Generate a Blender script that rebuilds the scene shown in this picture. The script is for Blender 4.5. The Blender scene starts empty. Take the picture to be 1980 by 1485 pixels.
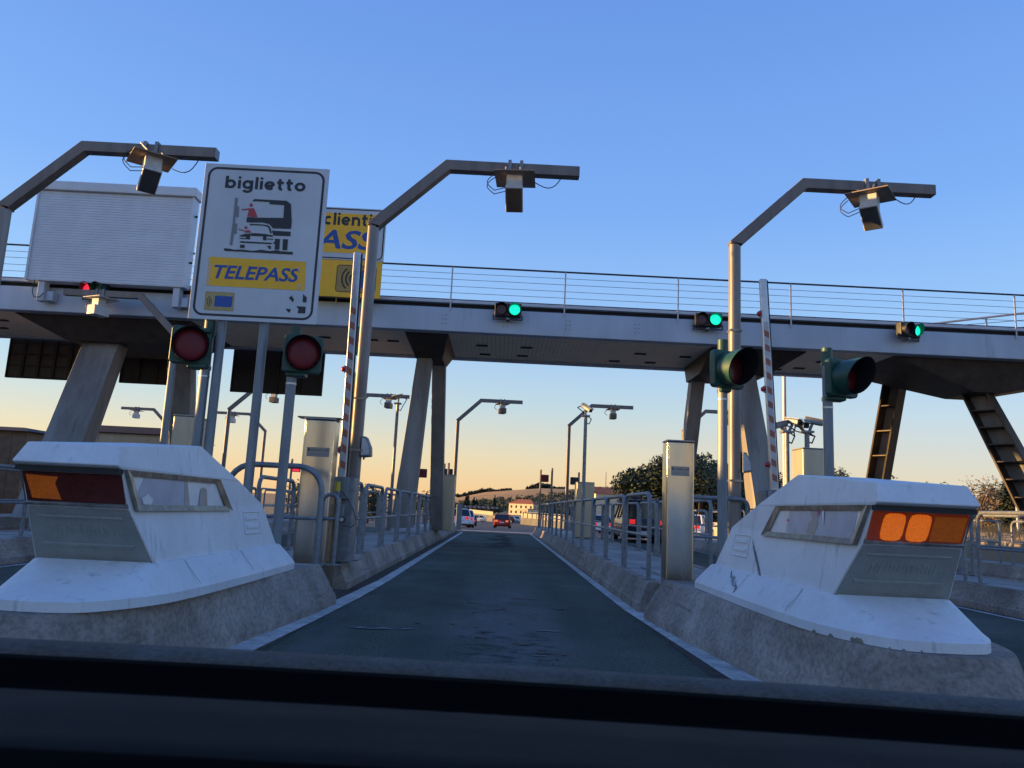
import bpy, bmesh, math, random
from mathutils import Vector, Matrix
random.seed(7)
rad = math.radians
S = bpy.context.scene
COL = S.collection

# ------------------------------------------------------------------ camera
PW, PH, PF, CAMZ = 1980.0, 1485.0, 1487.0, 1.2
RM = (Matrix.Rotation(rad(-0.57), 3, 'Z') @ Matrix.Rotation(rad(90 + 9.26), 3, 'X') @ Matrix.Rotation(rad(2.7), 3, 'Z'))
cd = bpy.data.cameras.new('camera'); cam = bpy.data.objects.new('camera', cd); COL.objects.link(cam)
cam.location = (0, 0, CAMZ); cam.rotation_euler = RM.to_euler()
cd.sensor_width = 36.0; cd.lens = 36.0 * PF / PW; cd.clip_start = 0.05; cd.clip_end = 9000
cd.dof.use_dof = True; cd.dof.focus_distance = 12.0; cd.dof.aperture_fstop = 9.5
S.camera = cam
# ------------------------------------------------------------------ sky, sun, exposure
SUN_AZ, SUN_EL = 88.0, 4.0          # degrees left of the driving direction, above the horizon
w = bpy.data.worlds.new('World'); S.world = w; w.use_nodes = True
nt = w.node_tree; bg = nt.nodes['Background']; sky = nt.nodes.new('ShaderNodeTexSky')
sky.sky_type = 'NISHITA'; sky.sun_disc = False; sky.sun_elevation = rad(SUN_EL); sky.sun_rotation = rad(-SUN_AZ)
sky.air_density = 1.0; sky.dust_density = 1.0; sky.ozone_density = 2.5; sky.altitude = 200
# clear evening sky: the Nishita sky blended with the elevation colours of a warm, slightly hazy horizon
tcw = nt.nodes.new('ShaderNodeTexCoord'); sxyz = nt.nodes.new('ShaderNodeSeparateXYZ'); nt.links.new(tcw.outputs['Generated'], sxyz.inputs[0])
ramp = nt.nodes.new('ShaderNodeValToRGB'); nt.links.new(sxyz.outputs['Z'], ramp.inputs[0]); cr = ramp.color_ramp
SKY = [(0.0, (.82, .51, .26)), (.018, (.86, .56, .29)), (.065, (.76, .62, .41)), (.13, (.50, .61, .66)), (.22, (.31, .52, .84)), (.37, (.19, .385, .84)), (.58, (.135, .29, .74)), (1.0, (.06, .17, .55))]
while len(cr.elements) < len(SKY): cr.elements.new(.5)
for e_, (p_, c_) in zip(cr.elements, SKY): e_.position = p_; e_.color = (*c_, 1)
ramp2 = nt.nodes.new('ShaderNodeValToRGB'); nt.links.new(sxyz.outputs['Z'], ramp2.inputs[0]); cr = ramp2.color_ramp
SKY2 = [(0.0, (.58, .50, .45)), (.05, (.62, .58, .54)), (.13, (.49, .60, .73)), (.22, (.30, .51, .83)), (.37, (.18, .375, .83)), (.58, (.125, .285, .73)), (1.0, (.06, .17, .55))]
while len(cr.elements) < len(SKY2): cr.elements.new(.5)
for e_, (p_, c_) in zip(cr.elements, SKY2): e_.position = p_; e_.color = (*c_, 1)
dsun = nt.nodes.new('ShaderNodeVectorMath'); dsun.operation = 'DOT_PRODUCT'; nt.links.new(tcw.outputs['Generated'], dsun.inputs[0]); dsun.inputs[1].default_value = (-math.sin(rad(SUN_AZ)), math.cos(rad(SUN_AZ)), 0)
mrs = nt.nodes.new('ShaderNodeMapRange'); mrs.interpolation_type = 'SMOOTHSTEP'; mrs.inputs[1].default_value = -.95; mrs.inputs[2].default_value = .15; nt.links.new(dsun.outputs['Value'], mrs.inputs[0])
mixs = nt.nodes.new('ShaderNodeMix'); mixs.data_type = 'RGBA'; nt.links.new(mrs.outputs[0], mixs.inputs[0]); nt.links.new(ramp2.outputs[0], mixs.inputs[6]); nt.links.new(ramp.outputs[0], mixs.inputs[7])
vsc = nt.nodes.new('ShaderNodeVectorMath'); vsc.operation = 'SCALE'; vsc.inputs['Scale'].default_value = 2.8; nt.links.new(mixs.outputs[2], vsc.inputs[0])
mixw = nt.nodes.new('ShaderNodeMix'); mixw.data_type = 'RGBA'; mixw.inputs[0].default_value = .8; mixw.clamp_factor = True
nt.links.new(sky.outputs[0], mixw.inputs[6]); nt.links.new(vsc.outputs[0], mixw.inputs[7]); nt.links.new(mixw.outputs[2], bg.inputs[0]); bg.inputs[1].default_value = 0.1
sl = bpy.data.lights.new('sun', 'SUN'); sun = bpy.data.objects.new('sun', sl); COL.objects.link(sun)
sl.energy = 3.0; sl.angle = rad(0.53); sl.color = (1.0, 0.58, 0.2)
sv = Vector((-math.sin(rad(SUN_AZ)) * math.cos(rad(SUN_EL)), math.cos(rad(SUN_AZ)) * math.cos(rad(SUN_EL)), math.sin(rad(SUN_EL))))
sun.rotation_euler = sv.to_track_quat('Z', 'Y').to_euler(); sun.location = (-40, 20, 40)
S.view_settings.view_transform = 'Standard'; S.view_settings.look = 'None'
S.view_settings.exposure = 2.1; S.view_settings.gamma = 1.0; S.view_settings.use_curve_mapping = False
S.render.engine = 'CYCLES'

# ------------------------------------------------------------------ helpers
def ray(u, v): return RM @ Vector(((u - PW / 2) / PF, -(v - PH / 2) / PF, -1.0))
def P(u, v, Y):                      # photo pixel -> point on the upright plane at distance Y
    k = ray(u, v); return Vector((0, 0, CAMZ)) + k * (Y / k.y)
def PZ(u, v, z=0.0):                 # photo pixel -> point on the level plane z
    k = ray(u, v); return Vector((0, 0, CAMZ)) + k * ((z - CAMZ) / k.z)

def mat(name, col, rough=0.6, metal=0.0, n=0.0, ns=6.0, col2=None, bump=0.0, bs=None, streak=False, emit=None, es=0.0, spec=0.5, fine=0.0, fs=90.0, n2=0.0, ns2=0.6, aniso=None):
    m = bpy.data.materials.new(name); m.use_nodes = True
    t = m.node_tree; b = t.nodes['Principled BSDF']; L = t.links.new
    b.inputs['Base Color'].default_value = (*col, 1); b.inputs['Roughness'].default_value = rough
    b.inputs['Metallic'].default_value = metal; b.inputs['Specular IOR Level'].default_value = spec
    if emit: b.inputs['Emission Color'].default_value = (*emit, 1); b.inputs['Emission Strength'].default_value = es
    if n or bump or fine or n2:
        tc = t.nodes.new('ShaderNodeTexCoord'); mp = t.nodes.new('ShaderNodeMapping'); L(tc.outputs['Object'], mp.inputs[0])
        if streak: mp.inputs['Scale'].default_value = (1, 1, 0.12)
        def noise(sc, det=5, src=None):
            q = t.nodes.new('ShaderNodeTexNoise'); q.inputs['Scale'].default_value = sc; q.inputs['Detail'].default_value = det
            q.inputs['Roughness'].default_value = 0.62; L((src or mp).outputs[0 if src is None else 'Object'], q.inputs['Vector']); return q
        cur = None
        def layer(q, lo, hi, dark, base):
            r = t.nodes.new('ShaderNodeValToRGB'); r.color_ramp.elements[0].position = lo; r.color_ramp.elements[1].position = hi
            L(q.outputs['Fac'], r.inputs[0])
            mx = t.nodes.new('ShaderNodeMix'); mx.data_type = 'RGBA'; L(r.outputs[0], mx.inputs[0])
            if isinstance(base, tuple): mx.inputs[7].default_value = (*base, 1)
            else: L(base, mx.inputs[7])
            if isinstance(dark, tuple): mx.inputs[6].default_value = (*dark, 1)
            else:
                mm = t.nodes.new('ShaderNodeMix'); mm.data_type = 'RGBA'; mm.blend_type = 'MULTIPLY'; mm.inputs[0].default_value = 1
                if isinstance(base, tuple): mm.inputs[6].default_value = (*base, 1)
                else: L(base, mm.inputs[6])
                mm.inputs[7].default_value = (dark, dark, dark, 1); L(mm.outputs[2], mx.inputs[6])
            return mx.outputs[2]
        cur = col
        if n: cur = layer(noise(ns), 0.33, 0.66, col2 if col2 else (1 - n), cur)
        if n2: cur = layer(noise(ns2, 3, tc), 0.38, 0.62, 1 - n2, cur)
        if aniso:                      # rub marks and dirt runs: stretched noise, only its peaks darken
            mp2 = t.nodes.new('ShaderNodeMapping'); L(tc.outputs['Object'], mp2.inputs[0]); mp2.inputs['Scale'].default_value = aniso[:3]
            q = t.nodes.new('ShaderNodeTexNoise'); q.inputs['Scale'].default_value = 1; q.inputs['Detail'].default_value = 7; q.inputs['Roughness'].default_value = .65; L(mp2.outputs[0], q.inputs['Vector'])
            inv = t.nodes.new('ShaderNodeMath'); inv.operation = 'SUBTRACT'; inv.inputs[0].default_value = 1; L(q.outputs['Fac'], inv.inputs[1])
            class _Q: outputs = {'Fac': inv.outputs[0]}
            cur = layer(_Q, 1 - aniso[5], 1 - aniso[4], 1 - aniso[3], cur)
        if fine: cur = layer(noise(fs, 2, tc), 0.35, 0.6, 1 - fine, cur)
        if not isinstance(cur, tuple): L(cur, b.inputs['Base Color'])
        if n:
            q = noise(ns * 1.7); r = t.nodes.new('ShaderNodeMapRange'); L(q.outputs['Fac'], r.inputs[0])
            r.inputs[3].default_value = max(0.02, rough - 0.13); r.inputs[4].default_value = min(1, rough + 0.13); L(r.outputs[0], b.inputs['Roughness'])
        if bump:
            q = noise(bs or 60, 4, tc); bp = t.nodes.new('ShaderNodeBump'); bp.inputs['Strength'].default_value = bump; bp.inputs['Distance'].default_value = 0.02
            L(q.outputs['Fac'], bp.inputs['Height']); L(bp.outputs[0], b.inputs['Normal'])
    return m

M = dict(
 asphalt=mat('asphalt', (.17, .172, .168), .95, spec=.1, n=.35, ns=.5, bump=.35, bs=70, fine=.3, fs=60),
 lane=mat('lane_asphalt', (.158, .172, .142), .95, n=.3, ns=.8, bump=.5, bs=60, fine=.45, fs=45, n2=.3, ns2=.22, spec=.08),
 lanewear=mat('lane_wear', (.24, .245, .25), .8, n=.5, ns=6, col2=(.14, .15, .145), bump=.4, bs=80, fine=.4, fs=40),
 oil=mat('oil_stain', (.018, .019, .02), .6, n=.5, ns=5, fine=.3),
 paint=mat('road_paint', (.72, .72, .70), .7, n=.4, ns=5, col2=(.40, .40, .39), fine=.3, fs=45, n2=.2, ns2=1.5),
 dirt=mat('gutter_dirt', (.075, .065, .055), .95, n=.5, ns=4, fine=.5, fs=40, bump=.5, bs=50),
 concrete=mat('concrete', (.52, .44, .38), .9, aniso=(5, .7, 16, .42, .58, .74), spec=.2, n=.45, ns=1.6, bump=.55, bs=32, fine=.32, fs=26, n2=.3, ns2=.9),
 slab=mat('island_slab', (.40, .395, .38), .85, n=.3, ns=2, fine=.25, fs=40, n2=.25, ns2=.5),
 white=mat('white_fibreglass', (.75, .765, .78), .5, n=.07, ns=4, streak=True, bump=.04, bs=14, fine=.05, fs=25, n2=.08, ns2=1.7, aniso=(8, 8, 1.0, .42, .57, .74), spec=.35),
 scuff=mat('scuff', (.06, .06, .065), .8, n=.6, ns=30, col2=(.3, .3, .31)),
 chip=mat('bare_chip', (.27, .24, .2), .9, n=.4, ns=20),
 gpanel=mat('grey_panel', (.33, .345, .33), .7, n=.2, ns=5, bump=.25, bs=40, fine=.12),
 trim=mat('steel_trim', (.42, .39, .34), .38, .75, n=.4, ns=9, col2=(.2, .17, .14)),
 lensam=mat('amber_red_lens', (.30, .045, .008), .35, n=.3, ns=20, emit=(1, .10, .004), es=.012),
 rubber=mat('black_rubber', (.02, .02, .022), .7),
 lensdk=mat('dark_red_lens', (.12, .022, .014), .35, n=.35, ns=25, spec=.3),
 lensor=mat('orange_lens', (.50, .12, .008), .3, n=.25, ns=12, emit=(1, .2, .01), es=.02),
 amber=mat('lit_amber_lamp', (.8, .22, .015), .3, n=.15, ns=70, emit=(1, .17, .006), es=.12),
 decal=mat('decal_blue', (.40, .44, .54), .35, n=.2, ns=6),
 decalw=mat('decal_white', (.74, .75, .76), .35, n=.15, ns=8),
 decalt=mat('decal_tan', (.46, .38, .33), .5, n=.2, ns=8),
 decalp=mat('decal_pink', (.65, .12, .28), .5),
 galv=mat('galvanised', (.26, .285, .31), .5, .4, n=.35, ns=14, fine=.12, fs=50),
 galvd=mat('galvanised_dull', (.25, .28, .30), .55, .4, n=.35, ns=9, streak=True),
 stain=mat('stainless', (.60, .535, .44), .24, 1.0, n=.18, ns=2.5, streak=True, bump=.06, bs=3),
 stainc=mat('cabinet_beige', (.50, .45, .34), .45, .5, n=.2, ns=3, streak=True),
 pole=mat('brown_steel', (.22, .18, .155), .5, .25, n=.5, ns=5, col2=(.14, .12, .11), streak=True),
 poleg=mat('grey_square_steel', (.30, .285, .27), .48, .25, n=.45, ns=5, col2=(.19, .16, .14), streak=True),
 rust=mat('rusty_plate', (.27, .15, .085), .75, .1, n=.5, ns=6, col2=(.38, .30, .22)),
 rustk=mat('tan_plate', (.33, .27, .22), .65, .2, n=.4, ns=5, col2=(.25, .18, .13)),
 antw=mat('antenna_white', (.60, .60, .58), .5, n=.2, ns=10),
 antd=mat('antenna_face', (.075, .08, .095), .5, n=.3, ns=6),
 antb=mat('antenna_brown', (.16, .11, .07), .5, n=.3, ns=6),
 cable=mat('black_cable', (.015, .015, .017), .5),
 fascia=mat('fascia_paint', (.46, .53, .63), .45, .15, n=.14, ns=1.2, streak=True, fine=.06, fs=25, n2=.14, ns2=.35, aniso=(2.6, 2.6, .35, .35, .60, .78)),
 ledge=mat('ledge_paint', (.55, .58, .63), .5, .1, n=.15, ns=2),
 dark=mat('dark_gap', (.018, .018, .02), .8),
 soffit=mat('soffit_board', (.92, .78, .58), .6, n=.10, ns=2.5),
 brown=mat('brown_steelwork', (.075, .055, .042), .55, .3, n=.4, ns=3),
 legc=mat('leg_paint', (.31, .305, .295), .6, .1, n=.3, ns=1.4, streak=True, col2=(.17, .15, .135), aniso=(4, 4, .5, .4, .58, .76), fine=.1, fs=20),
 railw=mat('rail_paint', (.52, .50, .50), .5, .2, n=.15, ns=8),
 wire=mat('wire', (.08, .08, .09), .4, .6),
 signw=mat('sign_white', (.60, .63, .66), .4, n=.12, ns=2.2, streak=True, fine=.03, n2=.1, ns2=1.1),
 signb=mat('sign_black', (.016, .017, .022), .45, n=.3, ns=12),
 signg=mat('sign_grey', (.20, .20, .21), .5),
 signr=mat('sign_red', (.42, .045, .05), .5),
 signy=mat('sign_yellow', (.95, .50, .012), .45, n=.12, ns=4),
 signo=mat('sign_ochre', (.42, .26, .06), .5, n=.2, ns=10),
 signp=mat('sign_peel', (.66, .46, .26), .6),
 signblue=mat('sign_blue', (.010, .075, .34), .45, n=.15, ns=10),
 signback=mat('sign_back', (.028, .026, .028), .7, .2, n=.4, ns=2),
 batten=mat('sign_batten', (.02, .018, .018), .7, .2),
 signbackl=mat('sign_back_brown', (.075, .06, .052), .75, .1, n=.4, ns=2),
 shutter=mat('white_slats', (.66, .69, .73), .45, .1, n=.08, ns=2, n2=.08, ns2=.5),
 green=mat('signal_green', (.014, .075, .055), .45, n=.35, ns=8, fine=.1),
 greend=mat('signal_dark', (.012, .016, .02), .5),
 lensr=mat('unlit_red_lens', (.17, .012, .02), .4, n=.3, ns=8, spec=.3),
 lensrd=mat('shaded_red_lens', (.09, .008, .014), .3, n=.35, ns=14),
 ledg=mat('lit_green_signal', (.05, .6, .4), .3, emit=(.0, 1.0, .55), es=.32),
 ledr=mat('lit_red_signal', (.6, .05, .05), .3, emit=(1.0, .02, .06), es=.3),
 barw=mat('barrier_white', (.52, .52, .53), .4, n=.2, ns=9),
 barr=mat('barrier_red', (.40, .14, .10), .45, n=.35, ns=12),
 bara=mat('barrier_aluminium', (.55, .56, .58), .35, .8, n=.2, ns=10),
 redlamp=mat('red_marker_lamp', (.35, .01, .015), .2),
 yellowlamp=mat('yellow_lamp', (.50, .38, .02), .35),
 plate=mat('label_plate', (.26, .26, .25), .4, .5),
 cream=mat('cream_cladding', (.62, .57, .46), .6, n=.15, ns=2, streak=True),
 brick=mat('brown_cladding', (.23, .14, .08), .7, n=.35, ns=3),
 roofd=mat('dark_roof', (.06, .045, .04), .8, n=.3, ns=3),
 glass=mat('dark_glass', (.015, .018, .022), .08, spec=.7),
 tyre=mat('tyre', (.015, .015, .016), .8),
 rim=mat('alloy', (.45, .45, .47), .3, .8),
 carred=mat('red_car_paint', (.24, .008, .012), .25, n=.1, ns=3),
 carwhite=mat('white_car_paint', (.72, .72, .74), .25, n=.06, ns=3),
 cardark=mat('dark_car_paint', (.02, .024, .035), .2),
 tail=mat('tail_lamp', (.5, .02, .02), .25, emit=(1, .03, .03), es=.14),
 tailg=mat('tail_lamp_glint', (.7, .12, .05), .25, emit=(1, .25, .08), es=.14),
 numplate=mat('number_plate', (.6, .6, .58), .4),
 dash=mat('dashboard_vinyl', (.0125, .012, .0125), .8, bump=.3, bs=220, fine=.3, fs=160, n=.3, ns=6, spec=.12),
 dashb=mat('black_trim', (.0012, .0012, .0013), .95, spec=.03),
 screenrefl=mat('windscreen_reflection', (.095, .078, .064), .9, n=.35, ns=7, fine=.3, fs=120, col2=(.13, .118, .11), spec=.15),  # flat colour imitating the dash mirrored in the windscreen
 screenrefl_pale=mat('pale_windscreen_reflection', (.13, .135, .15), .8, n=.35, ns=10, fine=.3, fs=120),
 ground=mat('dry_ground', (.22, .15, .07), .95, n=.5, ns=.06, col2=(.30, .19, .075), fine=.35, fs=1.2),
 field=mat('stubble_field', (.44, .27, .10), .95, n=.35, ns=.02, fine=.2, fs=.4),
 leaf=mat('leaf_dark', (.03, .045, .014), .7, n=.5, ns=1.1, col2=(.05, .055, .018)),
 leafo=mat('leaf_olive', (.055, .068, .028), .75, n=.5, ns=.15, col2=(.05, .055, .03)),
 leafb=mat('leaf_autumn', (.17, .11, .045), .8, n=.4, ns=1.5),
 leafc=mat('leaf_cypress', (.022, .036, .014), .8, n=.4, ns=3),
 bark=mat('bark', (.09, .065, .045), .9, n=.4, ns=8, bump=.4, bs=20),
 grass=mat('dry_grass', (.50, .32, .12), .95, n=.4, ns=2, col2=(.34, .22, .08)),
 wally=mat('house_wall', (.66, .56, .40), .8, n=.12, ns=1.2),
 walls=mat('house_side_wall', (.62, .58, .52), .8, n=.12, ns=1.2),
 terra=mat('terracotta_roof', (.34, .12, .065), .85, n=.35, ns=.8),
 parapet=mat('pale_parapet', (.36, .31, .24), .85, n=.2, ns=.5),
)

def wear_lane():                      # traffic wear and rubber scrub along the middle of the open lane
    m = M['lane'].copy(); m.name = 'lane_worn'; t = m.node_tree; L = t.links.new; b = t.nodes['Principled BSDF']; src = b.inputs['Base Color'].links[0].from_socket
    def N(k): return t.nodes.new('ShaderNode' + k)
    tc = N('TexCoord'); sp_ = N('SeparateXYZ'); L(tc.outputs['Object'], sp_.inputs[0])
    def mr(sock, a, b_, c=0.0, d=1.0):
        q = N('MapRange'); q.interpolation_type = 'SMOOTHSTEP'; L(sock, q.inputs[0]); q.inputs[1].default_value = a; q.inputs[2].default_value = b_; q.inputs[3].default_value = c; q.inputs[4].default_value = d; return q.outputs[0]
    def ma(op, a, b_):
        q = N('Math'); q.operation = op
        for k, z in enumerate((a, b_)):
            if isinstance(z, (int, float)): q.inputs[k].default_value = z
            else: L(z, q.inputs[k])
        return q.outputs[0]
    def nz(scale, det=5):
        mp = N('Mapping'); L(tc.outputs['Object'], mp.inputs[0]); mp.inputs['Scale'].default_value = scale; q = N('TexNoise'); q.inputs['Scale'].default_value = 1; q.inputs['Detail'].default_value = det; L(mp.outputs[0], q.inputs['Vector']); return q.outputs['Fac']
    def mix(f, a, colr):
        q = N('Mix'); q.data_type = 'RGBA'; L(f, q.inputs[0]); L(a, q.inputs[6]); q.inputs[7].default_value = (*colr, 1); return q.outputs[2]
    ax = ma('ABSOLUTE', ma('SUBTRACT', sp_.outputs['X'], .13), 0)
    cx_ = mr(ax, .9, .15); y1 = mr(sp_.outputs['Y'], 5, 7.5); y2 = mr(sp_.outputs['Y'], 16, 8)
    w1 = ma('MULTIPLY', ma('MULTIPLY', cx_, ma('MULTIPLY', y1, y2)), mr(nz((2, 1.2, 1)), .3, .62))
    c = mix(ma('MULTIPLY', w1, .8), src, (.145, .15, .155))
    edge = mr(ax, 1.25, 1.8); c = mix(ma('MULTIPLY', edge, mr(nz((3, .5, 1)), .4, .7)), c, (.13, .13, .125))
    wheel = ma('MULTIPLY', mr(ma('ABSOLUTE', ma('SUBTRACT', ax, .78), 0), .35, .05), .35); c = mix(wheel, c, (.058, .067, .062))
    yb = ma('MULTIPLY', mr(sp_.outputs['Y'], 6.0, 6.6), mr(sp_.outputs['Y'], 8.4, 7.6)); bx_ = mr(ax, .62, .3)
    c = mix(ma('MULTIPLY', ma('MULTIPLY', yb, bx_), mr(nz((4.5, 7, 1), 8), .44, .72)), c, (.045, .048, .046))
    pits = ma('MULTIPLY', mr(ax, .75, .2), mr(nz((16, 13, 1), 3), .64, .68)); c = mix(ma('MULTIPLY', pits, mr(sp_.outputs['Y'], 20, 9)), c, (.02, .023, .024))
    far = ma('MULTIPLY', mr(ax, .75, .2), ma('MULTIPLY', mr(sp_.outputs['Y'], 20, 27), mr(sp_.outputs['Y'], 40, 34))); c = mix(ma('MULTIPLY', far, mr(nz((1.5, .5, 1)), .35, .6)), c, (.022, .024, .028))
    L(c, b.inputs['Base Color']); return m
M['lane_worn'] = wear_lane()

def ribbed(m, sc=55.0):               # moulded lens cells: cell pattern drives bump, colour depth and glow
    t = m.node_tree; L = t.links.new; b = t.nodes['Principled BSDF']; tc = t.nodes.new('ShaderNodeTexCoord'); v = t.nodes.new('ShaderNodeTexVoronoi'); v.inputs['Scale'].default_value = sc; L(tc.outputs['Object'], v.inputs['Vector'])
    r_ = t.nodes.new('ShaderNodeMapRange'); L(v.outputs['Distance'], r_.inputs[0]); r_.inputs[2].default_value = .7; es = b.inputs['Emission Strength'].default_value; r_.inputs[3].default_value = es * 1.2; r_.inputs[4].default_value = es * .7; L(r_.outputs[0], b.inputs['Emission Strength'])
    bp = t.nodes.new('ShaderNodeBump'); bp.inputs['Strength'].default_value = .4; bp.inputs['Distance'].default_value = .01; L(v.outputs['Distance'], bp.inputs['Height']); L(bp.outputs[0], b.inputs['Normal'])
ribbed(M['amber'], 120); ribbed(M['lensor'], 70); ribbed(M['ledg'], 40); ribbed(M['ledr'], 40)

class MB:
    def __init__(s): s.v = []; s.f = []
    def add(s, vs, fs):
        o = len(s.v); s.v += [tuple(p) for p in vs]; s.f += [tuple(i + o for i in f) for f in fs]; return s
    def box(s, x0, x1, y0, y1, z0, z1, mtx=None):
        vs = [Vector((x, y, z)) for z in (z0, z1) for y in (y0, y1) for x in (x0, x1)]
        if mtx: vs = [mtx @ p for p in vs]
        return s.add(vs, [(0, 2, 3, 1), (4, 5, 7, 6), (0, 1, 5, 4), (2, 6, 7, 3), (0, 4, 6, 2), (1, 3, 7, 5)])
    def hexa(s, bot, top):            # two quads, same winding
        return s.add(list(bot) + list(top), [(3, 2, 1, 0), (4, 5, 6, 7), (0, 1, 5, 4), (1, 2, 6, 5), (2, 3, 7, 6), (3, 0, 4, 7)])
    def prism(s, pts, d):             # polygon pushed along vector d
        n = len(pts); d = Vector(d); q = [Vector(p) + d for p in pts]
        fs = [tuple(range(n - 1, -1, -1)), tuple(range(n, 2 * n))] + [(i, (i + 1) % n, n + (i + 1) % n, n + i) for i in range(n)]
        return s.add([Vector(p) for p in pts] + q, fs)
    def ring(s, loops, cap=True):     # loft through closed loops of equal length
        n = len(loops[0]); vs = [p for l in loops for p in l]; fs = []
        for k in range(len(loops) - 1):
            for i in range(n): fs.append((k * n + i, k * n + (i + 1) % n, (k + 1) * n + (i + 1) % n, (k + 1) * n + i))
        if cap: fs.append(tuple(range(n - 1, -1, -1))); fs.append(tuple(range((len(loops) - 1) * n, len(loops) * n)))
        return s.add(vs, fs)
    def tube(s, pts, r, n=8, rot=0.0, flat=None):   # swept along a polyline with mitred corners
        pts = [Vector(p) for p in pts]; loops = []
        rs = r if isinstance(r, (list, tuple)) else [r] * len(pts)
        d0 = (pts[1] - pts[0]).normalized()
        up = Vector((0, 1, 0)) if abs(d0.y) < .9 else Vector((0, 0, 1))
        for i, p in enumerate(pts):
            a = (p - pts[i - 1]).normalized() if i else None
            b = (pts[i + 1] - p).normalized() if i < len(pts) - 1 else None
            if a is None: t = b
            elif b is None: t = a
            else: t = (a + b).normalized()
            u = (up - t * up.dot(t)).normalized(); v = t.cross(u)
            k = 1.0
            if a is not None and b is not None: k = 1 / max(.35, t.dot(a))
            # stretch across the bend only
            side = None
            if k > 1.001: side = (a - b); side = (side - t * side.dot(t)).normalized()
            l = []
            for j in range(n):
                an = 2 * math.pi * j / n + rot
                o = u * math.cos(an) * rs[i] + v * math.sin(an) * rs[i]
                if side is not None: o = o + side * o.dot(side) * (k - 1)
                l.append(p + o)
            loops.append(l)
        return s.ring(loops)
    def sq(s, pts, wd): return s.tube(pts, wd / math.sqrt(2), 4, math.pi / 4)
    def cyl(s, a, b, r0, r1=None, n=16): return s.tube([a, b], [r0, r0 if r1 is None else r1], n)
    def ball(s, c, r, n=8):
        c = Vector(c); loops = []
        for k in range(1, n): 
            ph = math.pi * k / n; loops.append([c + Vector((math.sin(ph) * math.cos(2 * math.pi * j / (2 * n)), math.sin(ph) * math.sin(2 * math.pi * j / (2 * n)), math.cos(ph))) * r for j in range(2 * n)])
        return s.ring(loops)
    def build(s, name, m, parent=None, world=False, smooth=False, bevel=0.0, seg=1, kind=None):
        off = Vector(parent.location) if (world and parent is not None) else Vector((0, 0, 0))
        p = parent
        while world and p is not None and p.parent is not None: p = p.parent; off = off + Vector(p.location)
        me = bpy.data.meshes.new(name); me.from_pydata([Vector(v) - off for v in s.v], [], s.f)
        bm = bmesh.new(); bm.from_mesh(me); bmesh.ops.recalc_face_normals(bm, faces=bm.faces)
        if bevel: bmesh.ops.bevel(bm, geom=bm.edges, offset=bevel, segments=seg, affect='EDGES', profile=.5)
        bm.to_mesh(me); bm.free()
        if smooth or bevel:
            for f in me.polygons: f.use_smooth = True
            me.set_sharp_from_angle(angle=rad(38))
        me.materials.append(M[m]); o = bpy.data.objects.new(name, me); COL.objects.link(o); o.parent = parent
        if bevel: o.modifiers.new('weighted_normal', 'WEIGHTED_NORMAL')
        if kind: o['kind'] = kind
        return o

def tag(o, label, cat, group=None):
    o['label'] = label; o['category'] = cat
    if group: o['group'] = group
    return o
def thing(name, label, cat, loc=(0, 0, 0), rz=0.0, group=None):
    o = bpy.data.objects.new(name, None); COL.objects.link(o); o.location = loc; o.rotation_euler = (0, 0, rz); o.empty_display_size = .2
    return tag(o, label, cat, group)
def struct(o): o['kind'] = 'structure'; return o
def dup(root, loc, rz=None, label=None, sx=None):
    r = root.copy(); COL.objects.link(r); r.location = loc
    if rz is not None: r.rotation_euler = (0, 0, rz)
    if label: r['label'] = label
    def kids(a, b):
        for ch in list(a.children):
            c = ch.copy(); COL.objects.link(c); c.parent = b; kids(ch, c)
    kids(root, r); return r

def textmesh(s, bold=0.0, shear=0.0):
    c = bpy.data.curves.new('t', 'FONT'); c.body = s; c.offset = bold; c.shear = shear; c.resolution_u = 3
    o = bpy.data.objects.new('t', c); COL.objects.link(o); bpy.context.view_layer.update()
    me = bpy.data.meshes.new_from_object(o.evaluated_get(bpy.context.evaluated_depsgraph_get()))
    vs = [Vector(v.co) for v in me.vertices]; fs = [tuple(p.vertices) for p in me.polygons]
    bpy.data.objects.remove(o); bpy.data.curves.remove(c); bpy.data.meshes.remove(me); return vs, fs
def lettering(s, a, b, h, m, parent, name='lettering', bold=0.0, shear=0.0):
    """flat letters on the upright plane from point a to b (baseline), cap height h metres"""
    vs, fs = textmesh(s, bold, shear); x0 = min(v.x for v in vs); x1 = max(v.x for v in vs)
    cap = max(v.y for v in vs); a = Vector(a); b = Vector(b); d = (b - a) / (x1 - x0)
    q = MB(); q.add([a + d * (v.x - x0) + Vector((0, 0, 1)) * (v.y / cap * h) for v in vs], fs)
    return q.build(name, m, parent, world=True)

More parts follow.
